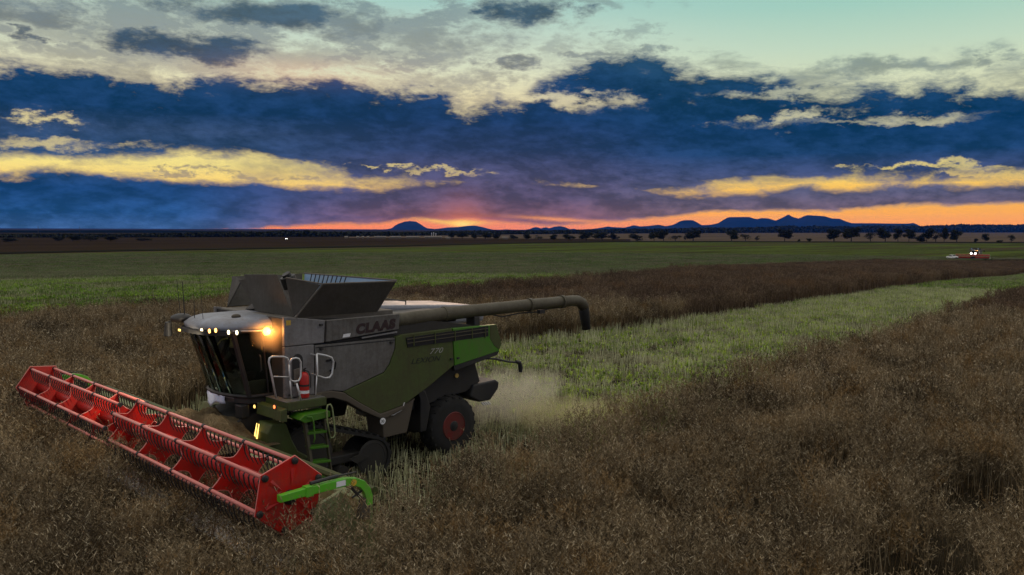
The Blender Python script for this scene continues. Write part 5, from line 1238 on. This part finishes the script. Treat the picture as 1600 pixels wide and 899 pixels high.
b4 = at(447.5, 374.6)
fv = pickup('pickup_truck', tuple(b4), yaw_to(447), 'far vehicle with bright white headlights below the tree line on the left', True)
# storage silos and sheds below the left mountain
M_SHED = paint('pale_shed_sheet', (0.20, 0.17, 0.13), .7, dust=.2, dustcol=(.15, .12, .09, 1), scale=.3)
def silo(px, ty, by, w):
    b_ = at(px, by); d_ = (b_ - CAM) @ fwd; H_ = (by - ty) / F_PX * d_; r_ = w / 2 / F_PX * d_; e = empty('silo', tuple(b_))
    MB().tube([(0, 0, 0), (0, 0, H_ * .8)], r_, 14).build('wall', 'steel', e); MB().tube([(0, 0, H_ * .8), (0, 0, H_)], [r_ * 1.04, r_ * .15], 14).build('roof', 'steel', e); return e
for i, (px, ty, w) in enumerate(((674.5, 363.5, 1.2), (677.5, 363, 1.2), (681, 364.5, 1.2))):
    tag(silo(px, ty, 369, w), 'small white grain silo below the mountains, %s of the three' % ('leftmost', 'middle', 'rightmost')[i], 'silo', 'grain silos by the sheds')
for i, (px, w) in enumerate(((541, 5), (559, 4), (567, 3), (575, 3), (594, 18), (618, 17), (645, 20), (677, 26), (700, 7), (789, 9))):
    b_ = at(px, 372.6 if px < 700 else 373.8); d_ = (b_ - CAM) @ fwd; W_ = w / F_PX * d_; H_ = 3.4 / F_PX * d_; a_ = yaw_to(px) + math.pi / 2
    e = empty('shed', tuple(b_), a_)
    MB().prism([(-W_ / 2, 0), (W_ / 2, 0), (W_ / 2, H_ * .8), (-W_ / 2, H_ * .8)], -3, 3).build('wall', M_SHED, e)
    MB().add([(-W_ / 2 - .3, -3.4, H_ * .78), (W_ / 2 + .3, -3.4, H_ * .78), (W_ / 2 + .3, 0, H_), (-W_ / 2 - .3, 0, H_), (-W_ / 2 - .3, 3.4, H_ * .78), (W_ / 2 + .3, 3.4, H_ * .78)], [(0, 1, 2, 3), (3, 2, 5, 4), (0, 3, 4), (1, 5, 2), (0, 4, 5, 1)]).build('roof', M_SHED, e)
    tag(e, 'long low pale shed among the far trees, number %d from the left' % (i + 1) if False else ('%s low shed on the far horizon, %s' % ('tiny' if w < 10 else 'long', ('leftmost of the row', 'second of the row from the left', 'third of the row from the left', 'fourth of the row from the left', 'first long one under the left mountain foot', 'under the left mountain summit', 'at the right foot of the left mountain', 'beneath the three silos', 'just left of the first dark trees', 'between the dark trees and the tree row')[i])), 'shed', 'far sheds')
for px, ty in ((60, 353), (125, 354)):
    b_ = at(px, 370.5); d_ = (b_ - CAM) @ fwd; H_ = (370.5 - ty) / F_PX * d_; e = empty('radio_mast', tuple(b_)); mb = MB()
    for sx, sy in ((-.6, -.6), (.6, -.6), (0, .7)): mb.tube([(sx, sy, 0), (sx * .3, sy * .3, H_)], .09, 4)
    mb.build('mast_legs', 'chassis', e)
    tag(e, 'thin radio mast on the horizon, %s of the two at the far left' % ('left' if px < 100 else 'right'), 'radio mast', 'radio masts')

# ------------------------------------------------------------------ dust and chaff thrown out behind the machine, and an added lamp halo
def volume_mat(name, dens, col, scale, seed):
    m = bpy.data.materials.new(name); m.use_nodes = True; t = m.node_tree; t.nodes.clear(); X.t = t
    o = t.nodes.new('ShaderNodeOutputMaterial'); v = t.nodes.new('ShaderNodeVolumePrincipled'); t.links.new(v.outputs[0], o.inputs['Volume'])
    v.inputs['Color'].default_value = col; v.inputs['Anisotropy'].default_value = .2
    tcn = t.nodes.new('ShaderNodeTexCoord'); sep = t.nodes.new('ShaderNodeSeparateXYZ'); t.links.new(tcn.outputs['Generated'], sep.inputs[0])
    gx, gy, gz = (X(q) for q in sep.outputs)
    x_, y_, z_ = (gx - .5) * 2, (gy - .5) * 2, (gz - .5) * 2
    r2 = x_ * x_ + y_ * y_ + z_ * z_
    n1 = noise(tcn.outputs['Object'], scale, 4, .65)
    d_ = smooth((1.0 - r2) + (n1 - .5) * 3.0, .20, 1.0) * dens
    t.links.new(d_.v, v.inputs['Density']); return m
def dust(nm, c, r, dens, col, label, scale=1.1, rot=0.0):
    MT[nm + str(dens)] = volume_mat(nm + '_volume', dens, col, scale, 1)
    o = MB().ball((0, 0, 0), r, 24, 14).build(nm, nm + str(dens), None, smoothed=True); o.location = c; o.rotation_euler = (0, 0, rot)
    return tag(o, label, kind='stuff')
dust('dust_cloud', (-6.4, -.1, .90), (2.6, 1.7, .90), .50, (.95, .88, .70, 1), 'pale dust blowing out behind the straw chopper over the stubble', rot=.1)
dust('dust_cloud', (-7.6, 1.4, .50), (2.6, 1.5, .55), .42, (.92, .82, .48, 1), 'yellowish dust settling low along the crop edge behind the harvester', rot=-.1)
dust('dust_cloud', (BEAC[0] + .02, 1.22, BEAC[2] - .02), (.42, .40, .42), 1.3, (.95, .85, .7, 1), 'added dust ball making the orange halo around the lit side lamp of the cab', scale=.5)  # volume added so the side lamp's light shows as a halo
g = random.Random(9); ch = MB()
for i in range(900):
    t = g.random() ** 1.2; x_ = -5.0 - t * 5.0; y_ = -.2 + g.gauss(0, .35 + t * 1.0); z_ = max(.05, 1.35 - t * 1.1 + g.gauss(0, .12 + .18 * t)); th = g.uniform(0, 6.28); l = g.uniform(.03, .09)
    ch.add([(x_, y_, z_), (x_ + l * math.cos(th), y_ + l * math.sin(th), z_ + g.uniform(-.03, .03)), (x_ + l * math.cos(th) + .01, y_ + l * math.sin(th), z_ + .015)], [(0, 1, 2)])
tag(ch.build('chaff', M_STRAW), 'chopped straw flying out of the spreader', kind='stuff')
# ------------------------------------------------------------------ evening haze round the whole scene
hz = MB().box((-20000, -20000, -10), (20000, 20000, 330)).build('haze', None)
m = bpy.data.materials.new('haze_air'); m.use_nodes = True; t = m.node_tree; t.nodes.clear()
o_ = t.nodes.new('ShaderNodeOutputMaterial'); v_ = t.nodes.new('ShaderNodeVolumePrincipled'); t.links.new(v_.outputs[0], o_.inputs['Volume'])
v_.inputs['Color'].default_value = HAZE_C + (1,); v_.inputs['Density'].default_value = HAZE_D; v_.inputs['Anisotropy'].default_value = 0.0
hz.data.materials.append(m); tag(hz, 'thin blue evening haze over the plain', kind='stuff')
